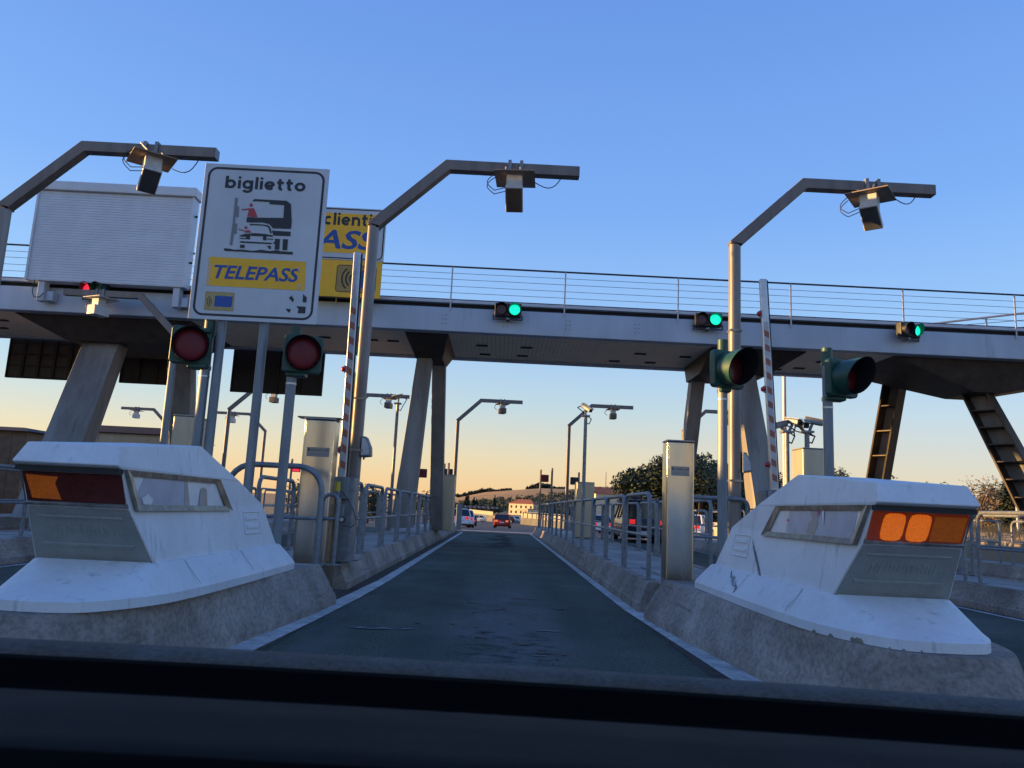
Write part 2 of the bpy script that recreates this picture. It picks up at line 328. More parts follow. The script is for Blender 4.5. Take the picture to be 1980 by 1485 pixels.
def ribbon(pts, wd, closed=False):
    n = len(pts); L_, R_ = [], []
    for i, (x, y) in enumerate(pts):
        a = pts[(i - 1) % n] if (i or closed) else pts[i]; b = pts[(i + 1) % n] if (i < n - 1 or closed) else pts[i]
        d = Vector((b[0] - a[0], b[1] - a[1])).normalized(); L_.append((x - d.y * wd / 2, y + d.x * wd / 2)); R_.append((x + d.y * wd / 2, y - d.x * wd / 2))
    fs = [(i, (i + 1) % n, n + (i + 1) % n, n + i) for i in range(n if closed else n - 1)]; return L_ + R_, fs
def arcp(cx, cy, rx, ry, a0, a1, n=14): return [(cx + rx * math.cos(rad(a0 + (a1 - a0) * k / n)), cy + ry * math.sin(rad(a0 + (a1 - a0) * k / n))) for k in range(n + 1)]
SW = .30
GLY = {'b': (1.06, [[(.13, 0), (.13, 1.42)], ('o', .52, .5, .39, .375)]), 'i': (.28, [[(.14, 0), (.14, 1.0)], ('dot', .14, 1.28)]), 'l': (.28, [[(.14, 0), (.14, 1.42)]]),
 'g': (1.06, [('o', .5, .5, .38, .375), [(.9, 1.0), (.9, -.02)] + arcp(.5, -.02, .40, .31, 0, -155)]), 'e': (1.02, [[(.13, .48), (.89, .48)] , arcp(.51, .5, .39, .375, 0, 318, 20)]),
 't': (.72, [[(.30, 1.32), (.30, .30)] + arcp(.52, .30, .22, .175, 180, 285, 8), [(.02, .89), (.68, .89)]]), 'o': (1.04, [('o', .52, .5, .395, .375)]), 'c': (.94, [arcp(.5, .5, .375, .375, 48, 312, 20)]),
 'n': (.98, [[(.13, 0), (.13, 1.0)], [(.85, 0), (.85, .55)] + arcp(.49, .55, .36, .325, 0, 180, 12)])}
def strokes(word, a, b, h, m, parent, name='lettering'):
    """heavy round-stroked letters, x-height-based, from a to b; h is the ascender height"""
    tot = sum(GLY[c][0] for c in word) + .2 * (len(word) - 1); a = Vector(a); b = Vector(b); d = (b - a) / tot; q = MB(); x = 0; lay = 0
    for c in word:
        wd, parts = GLY[c]
        for pt_ in parts:
            if pt_[0] == 'o': vs, fs = ribbon(arcp(pt_[1], pt_[2], pt_[3], pt_[4], 0, 360, 28)[:-1], SW, True)
            elif pt_[0] == 'dot': vs = arcp(pt_[1], pt_[2], .16, .15, 0, 360, 12)[:-1]; fs = [tuple(range(12))]
            else: vs, fs = ribbon(pt_, SW)
            lay += 1; q.add([a + d * (x + u_) + Vector((0, -.00006 * lay, 1 * v_ * h / 1.42)) for u_, v_ in vs], fs)
        x += wd + .2
    return q.build(name, m, parent, world=True)

HI = 0.38                              # height of the traffic islands
def zg(Y): return 0.0 if Y <= 42 else max(-1.8, -0.02 * (Y - 42))

# ------------------------------------------------------------------ ground, lanes, hills
g = MB(); ys = [-120, -40, 0, 42, 132, 300, 700]; xs = [-1500, -400, -45, 45, 400, 1500]
g.add([(x, y, zg(y) - .03) for y in ys for x in xs], [(j * 6 + i, j * 6 + i + 1, (j + 1) * 6 + i + 1, (j + 1) * 6 + i) for j in range(len(ys) - 1) for i in range(5)])
struct(g.build('ground', 'ground'))
a = MB(); ys = [-40, 0, 42, 60, 90, 132]
a.add([(x, y, zg(y)) for y in ys for x in (-40, 40)], [(2 * j, 2 * j + 1, 2 * j + 3, 2 * j + 2) for j in range(5)])
struct(a.build('plaza_pavement', 'asphalt'))
ISL = [(-14.0, .88, .88), (-8.4, .88, .88), (-2.85, .88, .83), (2.8, 1.0, .9), (8.4, .9, .9), (14.0, .9, .9)]
for cx in (-11.2, -5.6, 0, 5.6, 11.2):
    l = MB(); l.add([(cx - 1.8, -6, .004), (cx + 1.8, -6, .004), (cx + 1.8, 40.5, .004), (cx - 1.8, 40.5, .004)], [(0, 1, 2, 3)])
    struct(l.build('lane_pavement', 'lane_worn' if cx == 0 else 'lane'))
def strip(pts, wd, m, name, z):
    q = MB(); n = len(pts); vs = []
    for i, (x, y) in enumerate(pts):
        k = wd[i] if isinstance(wd, list) else wd; vs += [(x - k / 2, y, z), (x + k / 2, y, z)]
    q.add(vs, [(2 * i, 2 * i + 1, 2 * i + 3, 2 * i + 2) for i in range(n - 1)]); return struct(q.build(name, m))
strip([(2.05, 4.6), (1.93, 6.3), (1.85, 8), (1.76, 10), (1.72, 12), (1.70, 40)], [.27, .24, .22, .20, .14, .10], 'paint', 'lane_line', .012)
strip([(-2.12, 5), (-2.0, 6.3), (-1.90, 8), (-1.80, 10.2), (-1.74, 12.5), (-1.70, 38)], [.28, .25, .23, .21, .17, .10], 'paint', 'lane_line', .012)
for cx in (-11.2, -5.6, 5.6, 11.2):
    for sgn in (-1, 1): strip([(cx + sgn * 1.72, 0), (cx + sgn * 1.72, 38)], .1, 'paint', 'lane_line', .012)
strip([(1.86, 6), (1.83, 10), (1.84, 39)], [.35, .22, .2], 'dirt', 'gutter', .008)
strip([(-1.98, 6), (-1.93, 10), (-1.9, 39)], [.35, .3, .22], 'dirt', 'gutter', .008)
# worn and patched places on the lane
def blob(cx, cy, rx, ry, m, name, z, n=40, rough=.3):
    ph = [random.uniform(0, 6.28) for _ in range(5)]
    pts = []
    for i in range(n):
        an = 2 * math.pi * i / n; k = 1 + rough * sum(math.sin(an * (j + 2) + ph[j]) / (j + 2) for j in range(5)) + random.uniform(-.06, .06)
        pts.append((cx + math.cos(an) * rx * k, cy + math.sin(an) * ry * k, z))
    q = MB(); q.add(pts + [(cx, cy, z)], [(i, (i + 1) % n, n) for i in range(n)]); return struct(q.build(name, m))
for i in range(46):
    yy = random.uniform(6.6, 15); blob(random.gauss(.15, .4), yy, random.uniform(.02, .07), random.uniform(.02, .06), 'oil', 'oil_stain', .0115 + i * .00003, 10, .5)
for i in range(0):
    yy = 6.6 + i * .11; blob(random.gauss(.12, .1), yy, random.uniform(.15, .45), .018, 'oil', 'tyre_scrub', .0112 + i * .00003, 16, .5)
q = PZ(735, 1217)
for k in range(7): blob(q.x + random.uniform(-.28, .28), q.y + random.uniform(-.05, .05), random.uniform(.05, .14), random.uniform(.015, .035), 'lanewear', 'worn_scrap', .0125 + k * .0001, 18, .6)
q = PZ(1060, 1222); blob(q.x, q.y, .16, .025, 'lanewear', 'worn_scrap', .0125)
q = PZ(1040, 1270); blob(q.x, q.y, .06, .02, 'lanewear', 'worn_scrap', .0125)
strip([(-1.75, 40.6), (1.75, 40.6)], .01, 'paint', 'joint_line', .01)
c = MB(); c.add([(-1.85, 40.3, .013), (1.85, 40.3, .013), (1.85, 42, .013), (-1.85, 42, .013)], [(0, 1, 2, 3)]); struct(c.build('concrete_threshold', 'slab'))

# hills: ridge heights over x
RID = [(-1500, 8), (-600, 8), (-300, 7), (-120, 9), (-60, 14), (-20, 24), (29, 30), (70, 36), (110, 37), (190, 40), (420, 40), (800, 34), (1500, 26)]
def ridge(x):
    for (x0, h0), (x1, h1) in zip(RID, RID[1:]):
        if x0 <= x <= x1: t = (x - x0) / (x1 - x0); t = t * t * (3 - 2 * t); return h0 + (h1 - h0) * t
    return 8
def zh(x, y):
    t = (y - 560) / 640
    if t <= 0: return zg(y)
    s_ = t * t * (3 - 2 * t) if t < 1 else 1 - .25 * (t - 1)
    return -1.8 + (ridge(x) + 1.8) * s_ + 1.2 * math.sin(x * .021 + y * .013) * min(1, t * 2)
hx = [-1500 + i * 40 for i in range(76)]; hy = [560 + j * 40 for j in range(24)]
h = MB(); h.add([(x, y, zh(x, y)) for y in hy for x in hx], [(j * 76 + i, j * 76 + i + 1, (j + 1) * 76 + i + 1, (j + 1) * 76 + i) for j in range(23) for i in range(75)])
struct(h.build('hill', 'field', smooth=True))

# ------------------------------------------------------------------ traffic islands with kerb stones
def island(cx, wl, wr, y0, y1, fine):
    o = MB(); o.box(cx - wl + .26, cx + wr - .26, y0 + .02, y1, 0, HI - .015)
    s_ = struct(o.build('traffic_island', 'slab', bevel=.008))
    for sgn, wd in ((-1, wl), (1, wr)):
        y = y0; L = 2.4 if fine else 9.6
        while y < y1 - .1:
            ye = min(y1, y + L); k = MB()
            xb, xt, xi = cx + sgn * wd, cx + sgn * (wd - .13), cx + sgn * (wd - .27)
            j = random.uniform(-.006, .006)
            pr = [(xb + j, 0), (xb + j, .11), (xb - sgn * .03, .125), (xt + j, HI), (xi, HI), (xi, 0)]
            k.prism([(x, y + .006, z) for x, z in pr], (0, ye - y - .012, 0)); k.build('kerb_stone', 'concrete', s_, world=True, bevel=.008)
            y = ye
    return s_
for i, (cx, wl, wr) in enumerate(ISL):
    island(cx, wl, wr, 10.9 if cx == -2.85 else 9.95, 39.4, i in (2, 3))
# floor joints and channel covers on the two islands beside the lane
for cx in (-2.85, 2.8):
    for k in range(4):
        q = MB(); y = 10.6 + k * .55; q.box(cx - .45, cx + .5, y, y + .5, HI - .014, HI + .006); struct(q.build('channel_cover', 'slab', bevel=.004))

# ------------------------------------------------------------------ concrete plinths and crash cushions
def outline(half): return [(x, y) for x, y in half] + [(-x, y) for x, y in reversed(half) if x > 0]
def smoothpts(half, n=4):          # Catmull-Rom through the half outline
    out = []
    for i in range(len(half) - 1):
        p0 = half[max(0, i - 1)]; p1 = half[i]; p2 = half[i + 1]; p3 = half[min(len(half) - 1, i + 2)]
        for k in range(n):
            t = k / n; f = lambda a, b, c_, d: .5 * ((2 * b) + (-a + c_) * t + (2 * a - 5 * b + 4 * c_ - d) * t * t + (-a + 3 * b - 3 * c_ + d) * t ** 3)
            out.append((f(p0[0], p1[0], p2[0], p3[0]), f(p0[1], p1[1], p2[1], p3[1])))
    out.append(half[-1]); return out
def loft(levels):
    loops = []
    for half, z in levels: loops.append([(x, y, z) for x, y in outline(smoothpts(half))])
    return MB().ring(loops)
PB = [(1.03, 9.35), (.94, 8.0), (.82, 6.8), (.70, 5.6), (.56, 4.9), (.32, 4.45), (0, 4.33)]
PM = [(1.0, 9.33), (.90, 8.0), (.79, 6.8), (.675, 5.62), (.54, 4.95), (.31, 4.51), (0, 4.39)]
PT = [(.84, 9.26), (.76, 8.0), (.69, 6.6), (.62, 5.6), (.52, 5.08), (.31, 4.72), (0, 4.64)]
def plinth(cx, label, dy=0.0):
    q = loft([(PB, 0), (PB, .10), (PM, .15), (PT, .445), ([(x * .985, y + .01) for x, y in PT], .465)])
    o = q.build('concrete_plinth', 'concrete', smooth=True); o.location = (cx, dy, 0)
    return tag(o, label, 'plinth')
plinth(-2.88, 'rough concrete plinth under the white housing whose lamps are dark')
plinth(2.8, 'pitted concrete plinth under the white housing with lit amber lamps')
for cx, lb in ((8.4, 'concrete plinth bare on top in front of the island by the dry bank'), (-8.4, 'plain concrete plinth in front of the island with the mirrored antenna post')):
    plinth(cx, lb, .6)

SB = [(.60, 8.46), (.605, 7.6), (.60, 6.5), (.565, 5.6), (.47, 5.16), (.30, 4.85), (.14, 4.775), (0, 4.765)]
SM = [(.585, 8.455), (.59, 7.6), (.585, 6.5), (.55, 5.62), (.455, 5.20), (.29, 4.91), (.135, 4.845), (0, 4.835)]
ST = [(.445, 8.40), (.445, 7.6), (.455, 6.5), (.45, 5.70), (.43, 5.48), (.35, 5.385), (.16, 5.365), (0, 5.365)]
def cushion(cx, label, lit):
    t = thing('crash_cushion_housing', label, 'crash cushion', (cx, 5.5, .42), group=None)
    inn = -1 if cx > 0 else 1            # side that faces the lane
    def W(q): q.v = [(x + cx, y, z) for x, y, z in q.v]; return q
    W(loft([(SB, .468), (SB, .53), (SM, .556), (ST, .715), ([(x * .97, y + .03 * (6.5 - y) / 1.5) for x, y in ST], .728)])).build('skirt', 'white', t, world=True, smooth=True).data.set_sharp_from_angle(angle=rad(16))
    for sd in (-1, 1):
        for ysm in (5.85, 7.1):
            MBq = MB().prism([(sd * (.588 + (.451 - .588) * f_), ysm + dy_, .556 + .16 * f_ + .0025) for f_, dy_ in ((0, 0), (.4, 0), (.78, 0), (1, 0), (1, .008), (.78, .008), (.4, .008), (0, .008))], (0, 0, .001)); W(MBq).build('seam', 'gpanel', t, world=True)
    hv = [(.425, 8.36, .69), (.338, 8.0, 1.13), (.325, 7.26, 1.345), (.285, 6.36, 1.595), (.295, 4.985, 1.487), (.336, 4.91, 1.357), (.322, 5.0, 1.325), (.335, 5.135, 1.09), (.412, 5.46, .70)]
    vs = hv + [(-x, y, z) for x, y, z in hv]; n = 9
    sf = [(0, 1, 7, 8), (1, 2, 6, 7), (2, 3, 4, 5), (2, 5, 6)]
    fs = sf + [tuple(i + n for i in reversed(f)) for f in sf] + [(3, 12, 13, 4), (4, 13, 14, 5), (5, 14, 15, 6), (6, 15, 16, 7), (7, 16, 17, 8), (0, 9, 10, 1), (1, 10, 11, 2), (2, 11, 12, 3), (8, 17, 9, 0)]
    W(MB().add(vs, fs)).build('body', 'white', t, world=True, bevel=.010, seg=2)
    # front panel in grey, following the undercut front
    def fr(x, s_, off=0.0):             # point on the front face: s_ 0 at the lens foot, 1 at the bottom
        return (x * (.945 + .215 * s_), 5.135 + (5.46 - 5.135) * s_ - off * .77, 1.09 + (.70 - 1.09) * s_ - off * .64)
    q = MB().hexa([fr(-.345, .03, -.004), fr(.345, .03, -.004), fr(.345, .97, -.004), fr(-.345, .97, -.004)], [fr(-.345, .03, .006), fr(.345, .03, .006), fr(.345, .97, .006), fr(-.345, .97, .006)])
    fp = W(q).build('front_panel', 'gpanel', t, world=True, bevel=.004)
    q = MB()
    def bar(x0, x1, s0, s1): q.hexa([fr(x0, s0, .003), fr(x1, s0, .003), fr(x1, s1, .003), fr(x0, s1, .003)], [fr(x0 + .008, s0 + .008, .016), fr(x1 - .008, s0 + .008, .016), fr(x1 - .008, s1 - .008, .016), fr(x0 + .008, s1 - .008, .016)])
    bar(-.29, .29, .62, .68); bar(-.29, .29, .15, .185)
    W(q).build('raised_rib', 'gpanel', fp, world=True)
    q = MB()
    for k in range(15):                  # worn-away relief, no longer readable
        x_ = -.22 + k * .03 + random.uniform(-.006, .006); a1 = random.uniform(.30, .36); a2 = random.uniform(.44, .52)
        q.hexa([fr(x_, a1, .005), fr(x_ + .018, a1, .005), fr(x_ + .018, a2, .005), fr(x_, a2, .005)], [fr(x_ + .004, a1 + .01, .0105), fr(x_ + .013, a1 + .01, .0105), fr(x_ + .013, a2 - .01, .0105), fr(x_ + .004, a2 - .01, .0105)])
    W(q).build('worn_relief', 'gpanel', fp, world=True, kind='stuff')
    # lens across the front between hood and panel
    def ln(x, s_, off=0.0): return (x * .89, 5.0 + .135 * s_ - off * .867, 1.325 - .235 * s_ - off * .498)
    def lens(x0, x1, s0, s1, o0, o1, name, m, par): 
        q = MB().hexa([ln(x0, s0, o0), ln(x1, s0, o0), ln(x1, s1, o0), ln(x0, s1, o0)], [ln(x0, s0, o1), ln(x1, s0, o1), ln(x1, s1, o1), ln(x0, s1, o1)])
        return W(q).build(name, m, par, world=True, bevel=.003)
    lz = lens(-.357, .357, .10, .88, -.004, .008, 'lens', 'lensam' if lit else 'lensdk', t)
    if lit:
        lens(.10, .335, .16, .84, .009, .013, 'orange_lens', 'lensor', lz)
        for xc in (-.19, .0):
            pts = []
            for j in range(20):
                an = 2 * math.pi * (j + .5) / 20; ca, sa = math.cos(an), math.sin(an); k = 1 / max(abs(ca) ** 5 + abs(sa) ** 5, .01) ** .2
                pts.append(ln(xc + .082 * ca * k, .5 + .37 * sa * k, .014))
            q = MB().prism(pts, (0, .012 * .8, .012 * .57)); W(q).build('amber_lamp', 'amber', lz, world=True)
    else:
        pts = [ln(-.33, .17, .011), ln(-.10, .21, .011), ln(-.13, .38, .011), ln(-.118, .60, .011), ln(-.105, .82, .011), ln(-.315, .80, .011)]
        q = MB().prism(pts, (0, .004, .003)); W(q).build('orange_lens', 'lensor', lz, world=True)
    q = MB().tube([ln(-.37, .95, .0), ln(.37, .95, .0)], .018, 6); W(q).build('trim_strip', 'trim', t, world=True)
    q = MB().box(-.328, .328, 4.95, 5.012, 1.305, 1.338); W(q).build('hood_seal', 'rubber', t, world=True)
    sx = lambda z: .335 - .052 * (z - 1.09) if z > 1.09 else .338 + .21 * (1.11 - z)
    # side windows
    for sd in (-1, 1):
        X = .0
        ou = [(5.02, 1.338), (6.70, 1.338), (7.02, 1.075), (5.20, 1.075)]
        inr = [(5.11, 1.30), (6.64, 1.30), (6.86, 1.115), (5.24, 1.115)]
        q = MB()
        for i in range(4):
            j = (i + 1) % 4
            sp2 = lambda p, o: (sd * (sx(p[1]) + o), *p)
            q.hexa([sp2(ou[i], -.004), sp2(ou[j], -.004), sp2(inr[j], -.004), sp2(inr[i], -.004)], [sp2(ou[i], .028), sp2(ou[j], .028), sp2(inr[j], .022), sp2(inr[i], .022)])
        fm = W(q).build('window_frame', 'trim', t, world=True)
        q = MB().prism([sp2(p, .006) for p in inr], (sd * .002, 0, 0)); W(q).build('window_pane', 'decalw', fm, world=True)
        if sd == inn:
            if lit: parts = [('decal', [(5.2, 1.30), (6.42, 1.30), (6.48, 1.118), (5.25, 1.118)]), ('decalt', [(6.0, 1.30), (5.93, 1.24), (6.0, 1.2), (6.06, 1.13), (5.9, 1.118), (5.83, 1.2), (5.86, 1.3)]), ('decalp', [(6.44, 1.235), (6.47, 1.21), (6.39, 1.21)]), ('decalw', [(5.72, 1.3), (5.75, 1.3), (5.74, 1.2), (5.72, 1.2)]), ('decalp', [(5.80, 1.298), (5.85, 1.298), (5.82, 1.25)])]
            else:
                ov = lambda cy, cz, ry, rz: [(cy + math.cos(a_) * ry, max(1.118, min(1.298, cz + math.sin(a_) * rz))) for a_ in [2 * math.pi * j / 18 for j in range(18)]]
                parts = [('decal', [(5.3, 1.30), (6.0, 1.30), (6.0, 1.118), (5.27, 1.118), (5.22, 1.2)]), ('decalt', [(5.98, 1.3), (6.03, 1.3), (6.1, 1.118), (6.0, 1.118)]), ('decalt', [(6.28, 1.118), (6.3, 1.24), (6.36, 1.262), (6.43, 1.24), (6.46, 1.118)]), ('decalw', [(5.3, 1.118), (5.27, 1.16), (5.36, 1.19), (5.44, 1.15), (5.42, 1.118)])]
            for i, (m, pp) in enumerate(parts):
                q = MB().prism([sp2(p, .009 + .002 * i) for p in pp], (sd * .0015, 0, 0)); W(q).build('sticker', m, fm, world=True)
        # raised maker's plate near the rear
        q = MB(); zt = 1.07
        for y0, y1, z0, z1 in ((7.36, 7.84, 1.055, 1.065), (7.36, 7.84, .855, .865), (7.36, 7.375, .865, 1.055), (7.825, 7.84, .865, 1.055), (7.43, 7.77, .985, 1.02), (7.43, 7.77, .905, .94)):
            q.hexa([(sd * (sx(z_) - .004), y_, z_) for y_, z_ in ((y0, z0), (y1, z0), (y1, z1), (y0, z1))], [(sd * (sx(z_) + .010), y_, z_) for y_, z_ in ((y0, z0), (y1, z0), (y1, z1), (y0, z1))])
        W(q).build('maker_plate', 'white', t, world=True, bevel=.003)
    if lit:
        for k in range(13):
            y0 = 7.32 - k * .036 + random.uniform(-.03, .03); z0 = 1.03 - k * .028 + random.uniform(-.03, .03); ln2 = random.uniform(.06, .22); wv = random.uniform(.004, .011)
            pp = [(y0, z0), (y0 - wv, z0 + .004), (y0 - ln2 - wv, z0 - ln2 * .75), (y0 - ln2, z0 - ln2 * .78)]
            q = MB().prism([(inn * (sx(z) + .0012), y, z) for y, z in pp], (inn * .0008, 0, 0)); W(q).build('scuff_mark', 'scuff' if k % 3 else 'gpanel', t, world=True)
        def sk(y, s_):                   # on the sloped side of the skirt
            return (inn * (.59 + (.447 - .59) * s_), y, .556 + .16 * s_ + .003)
        for k in range(16):
            y0 = 7.62 - k * .032 + random.uniform(-.03, .03); s0 = .92 - k * .045 + random.uniform(-.08, .08); ln2 = random.uniform(.03, .09); wv = random.uniform(.006, .02); ds = random.uniform(.08, .25)
            q = MB().prism([sk(y0, s0), sk(y0 - wv, s0 + .02), sk(y0 - ln2 - wv, s0 - ds), sk(y0 - ln2, s0 - ds - .02)], (0, 0, .0015)); W(q).build('scuff_mark', 'scuff', t, world=True)
        lip = [(inn * x_, y_) for x_, y_ in smoothpts(SB, 24)]
        for a0, a1, hh_ in ((78, 80, .026), (88, 91, .02), (100, 106, .030), (118, 119, .015), (126, 128, .014), (140, 142, .012)):
            if a1 >= len(lip): continue
            lo_ = [(x_ * 1.003 + inn * .0008, y_ - .0015, .470) for x_, y_ in lip[a0:a1 + 1]]
            hi_ = [(x_ * 1.003 + inn * .0008, y_ - .0015, .470 + hh_ * random.uniform(.55, 1.1) * (.5 if k_ in (0, a1 - a0) else 1)) for k_, (x_, y_) in enumerate(lip[a0:a1 + 1])]
            n_ = len(lo_); q = MB().add(lo_ + hi_, [(k_, k_ + 1, n_ + k_ + 1, n_ + k_) for k_ in range(n_ - 1)]); W(q).build('paint_chip', 'chip', t, world=True)
    return t
cushion(-2.745, 'white crash cushion housing with dark red lens and one orange patch', False)
cushion(2.745, 'scuffed white crash cushion housing with two lit amber lamps', True)

# ------------------------------------------------------------------ hoop guard rails
HG = 'hoop guard rails along the traffic islands'
def make_hoop(L, label, hgt=1.12, R_=.16, r=.031):
    t = thing('hoop_rail', label, 'guard rail', (0, 0, HI), group=HG)
    pts = [(0, 0, .01)]
    for k in range(7): an = math.pi * k / 12; pts.append((0, R_ - R_ * math.cos(an), hgt - R_ + R_ * math.sin(an)))
    for k in range(7): an = math.pi / 2 - math.pi * k / 12; pts.append((0, L - R_ + R_ * math.cos(an), hgt - R_ + R_ * math.sin(an)))
    pts.append((0, L, .01))
    # sweep in the y-z plane
    q = MB(); loops = []
    for i, p in enumerate(pts):
        p = Vector(p); a_ = Vector(pts[max(0, i - 1)]); b_ = Vector(pts[min(len(pts) - 1, i + 1)]); tt = (b_ - a_).normalized(); u = Vector((1, 0, 0)); v = tt.cross(u)
        loops.append([p + u * math.cos(2 * math.pi * j / 10) * r + v * math.sin(2 * math.pi * j / 10) * r for j in range(10)])
    q.ring(loops); q.build('hoop', 'galv', t, smooth=True)
    MB().cyl((0, r, .56), (0, L - r, .56), .021, n=8).build('mid_rail', 'galv', t, smooth=True)
    for y in (0, L): 
        b = MB().box(-.08, .08, y - .08, y + .08, .002, .014).build('base_plate', 'galvd', t)
    return t
LB = 'galvanised steel hoop rail bolted down along a traffic island kerb'
ORD = 'first second third fourth fifth sixth seventh eighth ninth tenth eleventh twelfth thirteenth'.split()
RUNS = [(2.02, 10.38, 2.12, 13, '%s hoop rail from the dented cabinet along the open lane kerb'), (-2.26, 10.95, 2.3, 12, '%s hoop rail from the yellow beacon along the open lane kerb'),
 (-3.45, 11.2, 2.3, 12, '%s hoop rail behind the ticket sign on the kerb away from the open lane'), (3.45, 12.6, 2.2, 12, '%s hoop rail behind the hooded signals on the kerb facing the van'),
 (7.75, 10.6, 2.3, 12, '%s hoop rail of the bare-plinth island on the kerb facing the van'), (9.05, 10.6, 2.3, 12, '%s hoop rail of the bare-plinth island on the kerb facing the bank'),
 (13.35, 11.0, 2.4, 10, '%s hoop rail of the last island before the pale boundary wall'), (-7.75, 11.0, 2.4, 10, '%s hoop rail from the rust-plated antenna post along its kerb'), (-9.05, 11.0, 2.4, 10, '%s hoop rail on the far kerb behind the rust-plated antenna post')]
h19 = None
for hx_, hy_, hp_, hn_, hl_ in RUNS:
    for k in range(hn_):
        if h19 is None: h19 = make_hoop(1.9, hl_ % ORD[k]); h19.location = (hx_, hy_, HI)
        else: dup(h19, (hx_ + (.004 * k if hx_ == 2.02 else 0), hy_ + hp_ * k, HI), label=hl_ % ORD[k])
# the wide hoop across the island by the stainless cabinet and its small neighbour
hw = make_hoop(1.15, 'wide bent hoop rail set across the island in front of the stainless cabinet', 1.18, .3, .036); hw.location = (-2.16, 9.5, HI + .04); hw.rotation_euler.z = rad(90); hw['group'] = ''
del hw['group']
hs = make_hoop(.2, 'narrow galvanised hoop standing between cabinet and yellow lamp post', .86, .09, .024); hs.location = (-2.0, 9.75, .42); hs.rotation_euler.z = rad(80); del hs['group']
hr = make_hoop(1.0, 'hoop rail set across the island beside the dented cabinet', 1.12, .12, .033); hr.location = (3.6, 11.2, HI); hr.rotation_euler.z = rad(90); del hr['group']

# ------------------------------------------------------------------ antenna portals
AG = 'antenna posts over the toll lanes'
def portal(x, y, label, mirror=False, aim=0.0, tone='poleg', z0=HI, plate='rustk', face='antd', near=True, far_box=False):
    s_ = -1 if mirror else 1
    t = thing('antenna_post', label, 'antenna post', (x, y, z0), group=AG); zv, zt = 5.37 - z0, 6.42 - z0
    wd = .165
    po = MB().sq([(0, 0, 0), (0, 0, zv)], wd); vb = po.build('post', tone, t); bm_ = bmesh.new(); bm_.from_mesh(vb.data); bmesh.ops.bevel(bm_, geom=[e for e in bm_.edges if abs(e.verts[0].co.z - e.verts[1].co.z) > 1], offset=.048, segments=4, affect='EDGES', profile=.5); bm_.to_mesh(vb.data); bm_.free()
    for f_ in vb.data.polygons: f_.use_smooth = True
    vb.data.set_sharp_from_angle(angle=rad(38))
    # short gusset so that post and arm butt
    q = MB().sq([(0, 0, zv + .001), (0, 0, zv + .02), (s_ * 1.08, 0, zt), (s_ * 3.12, 0, zt)], wd)
    q.build('arm', 'pole', t, bevel=.008 if near else 0)
    MB().box(-.17, .17, -.17, .17, .001, .02).build('base_plate', 'galvd', t)
    ax = s_ * 2.13; A = Matrix.Translation((ax, 0, zt - .09)) @ Matrix.Rotation(aim, 4, 'Z')
    pl = MB().box(-.31, .31, -.30, .34, -.05, -.035, A).build('mount_plate', plate, t)
    for dx in (-.09, .09): MB().box(-.025, .025, -.11, .11, -.04, .205, Matrix.Translation((ax + dx, 0, zt - .09))).build('clamp', 'galvd', t)
    if near:
        for dx in (-.12, .10): MB().tube([A @ Vector((dx, -.28, -.03)), A @ Vector((dx - .05, .1, .22))], .018, 4).build('stay', 'galvd', t)
    bk = MB().box(-.12, .12, -.16, .06, -.27, -.05, A).build('bracket', 'antw', t)
    if near:
        B = A @ Matrix.Translation((0, .02, -.39)) @ Matrix.Rotation(rad(-36), 4, 'X')
        bx = MB().box(-.135, .135, -.23, .21, -.03, .045, B).build('antenna_box', 'antw', t, bevel=.006)
        MB().box(-.12, .12, -.215, .195, -.038, -.031, B).build('antenna_face', face, bx)
        for k, (dx, a0) in enumerate(((-.30, .0), (-.33, .06))):
            pts = [A @ Vector((-.12, -.1, -.24 - a0))] + [A @ Vector((-.30 - .12 * math.sin(math.pi * j / 6), -.12, -.30 - a0 + .27 * j / 6)) for j in range(7)]
            MB().tube(pts, .007, 5).build('cable', 'cable', t, smooth=True)
        e = Vector((ax + s_ * .72, 0, zt - .09)); pts = [A @ Vector((s_ * .3, 0, -.1))]
        for j in range(1, 8): f = j / 7; pts.append(pts[0].lerp(e, f) + Vector((s_ * .04 * math.sin(f * 3.14), 0, -.13 * math.sin(f * 3.14) * (1 if f < .5 else 1))))
        MB().tube(pts, .008, 5).build('cable', 'cable', t, smooth=True)
        MB().box(s_ * 3.121 - .004, s_ * 3.121 + .004, -.08, .08, zt - .08, zt + .08).build('end_cap', 'galvd', t)
    else:
        bx = MB().box(-.15, .15, -.26, .2, -.52, -.26, A).build('antenna_box', 'antb' if not far_box else 'antw', t, bevel=.01)
        pts = [A @ Vector((-.3 - .12 * math.sin(math.pi * j / 6), -.1, -.36 + .27 * j / 6)) for j in range(7)]
        MB().tube(pts, .012, 4).build('cable', 'cable', t)
    return t
portal(-2.12, 11.3, 'bent square post whose antenna box hangs straight over the open lane', aim=rad(-4), face='antb')
portal(3.44, 11.3, 'bent square post with antenna swung towards the open lane, raised barrier beside it', aim=rad(-38), plate='rustk')
portal(-7.75, 11.3, 'bent square post with rust-brown mounting plate above the ribbed white display box', aim=rad(36), plate='rust')
for x, FL in ((-2.18, 'distant bent antenna post beside the last hoop rails of the open lane'), (3.27, 'distant bent antenna post behind the single pole camera over the rails'), (-7.75, 'distant antenna post whose arm ends behind the camera by the bridge leg'), (-13.35, 'distant bent antenna post seen between the galvanised sign posts'), (8.9, 'distant antenna post glimpsed behind the hooded signal poles')): portal(x, 37.5, FL, aim=rad(random.uniform(-20, 20)), tone='pole', near=False)
portal(-8.85, 20.3, 'bent antenna post whose arm points away from the ticket sign, under the bridge', mirror=True, aim=rad(-25), tone='galvd', plate='antw', near=False, far_box=True)
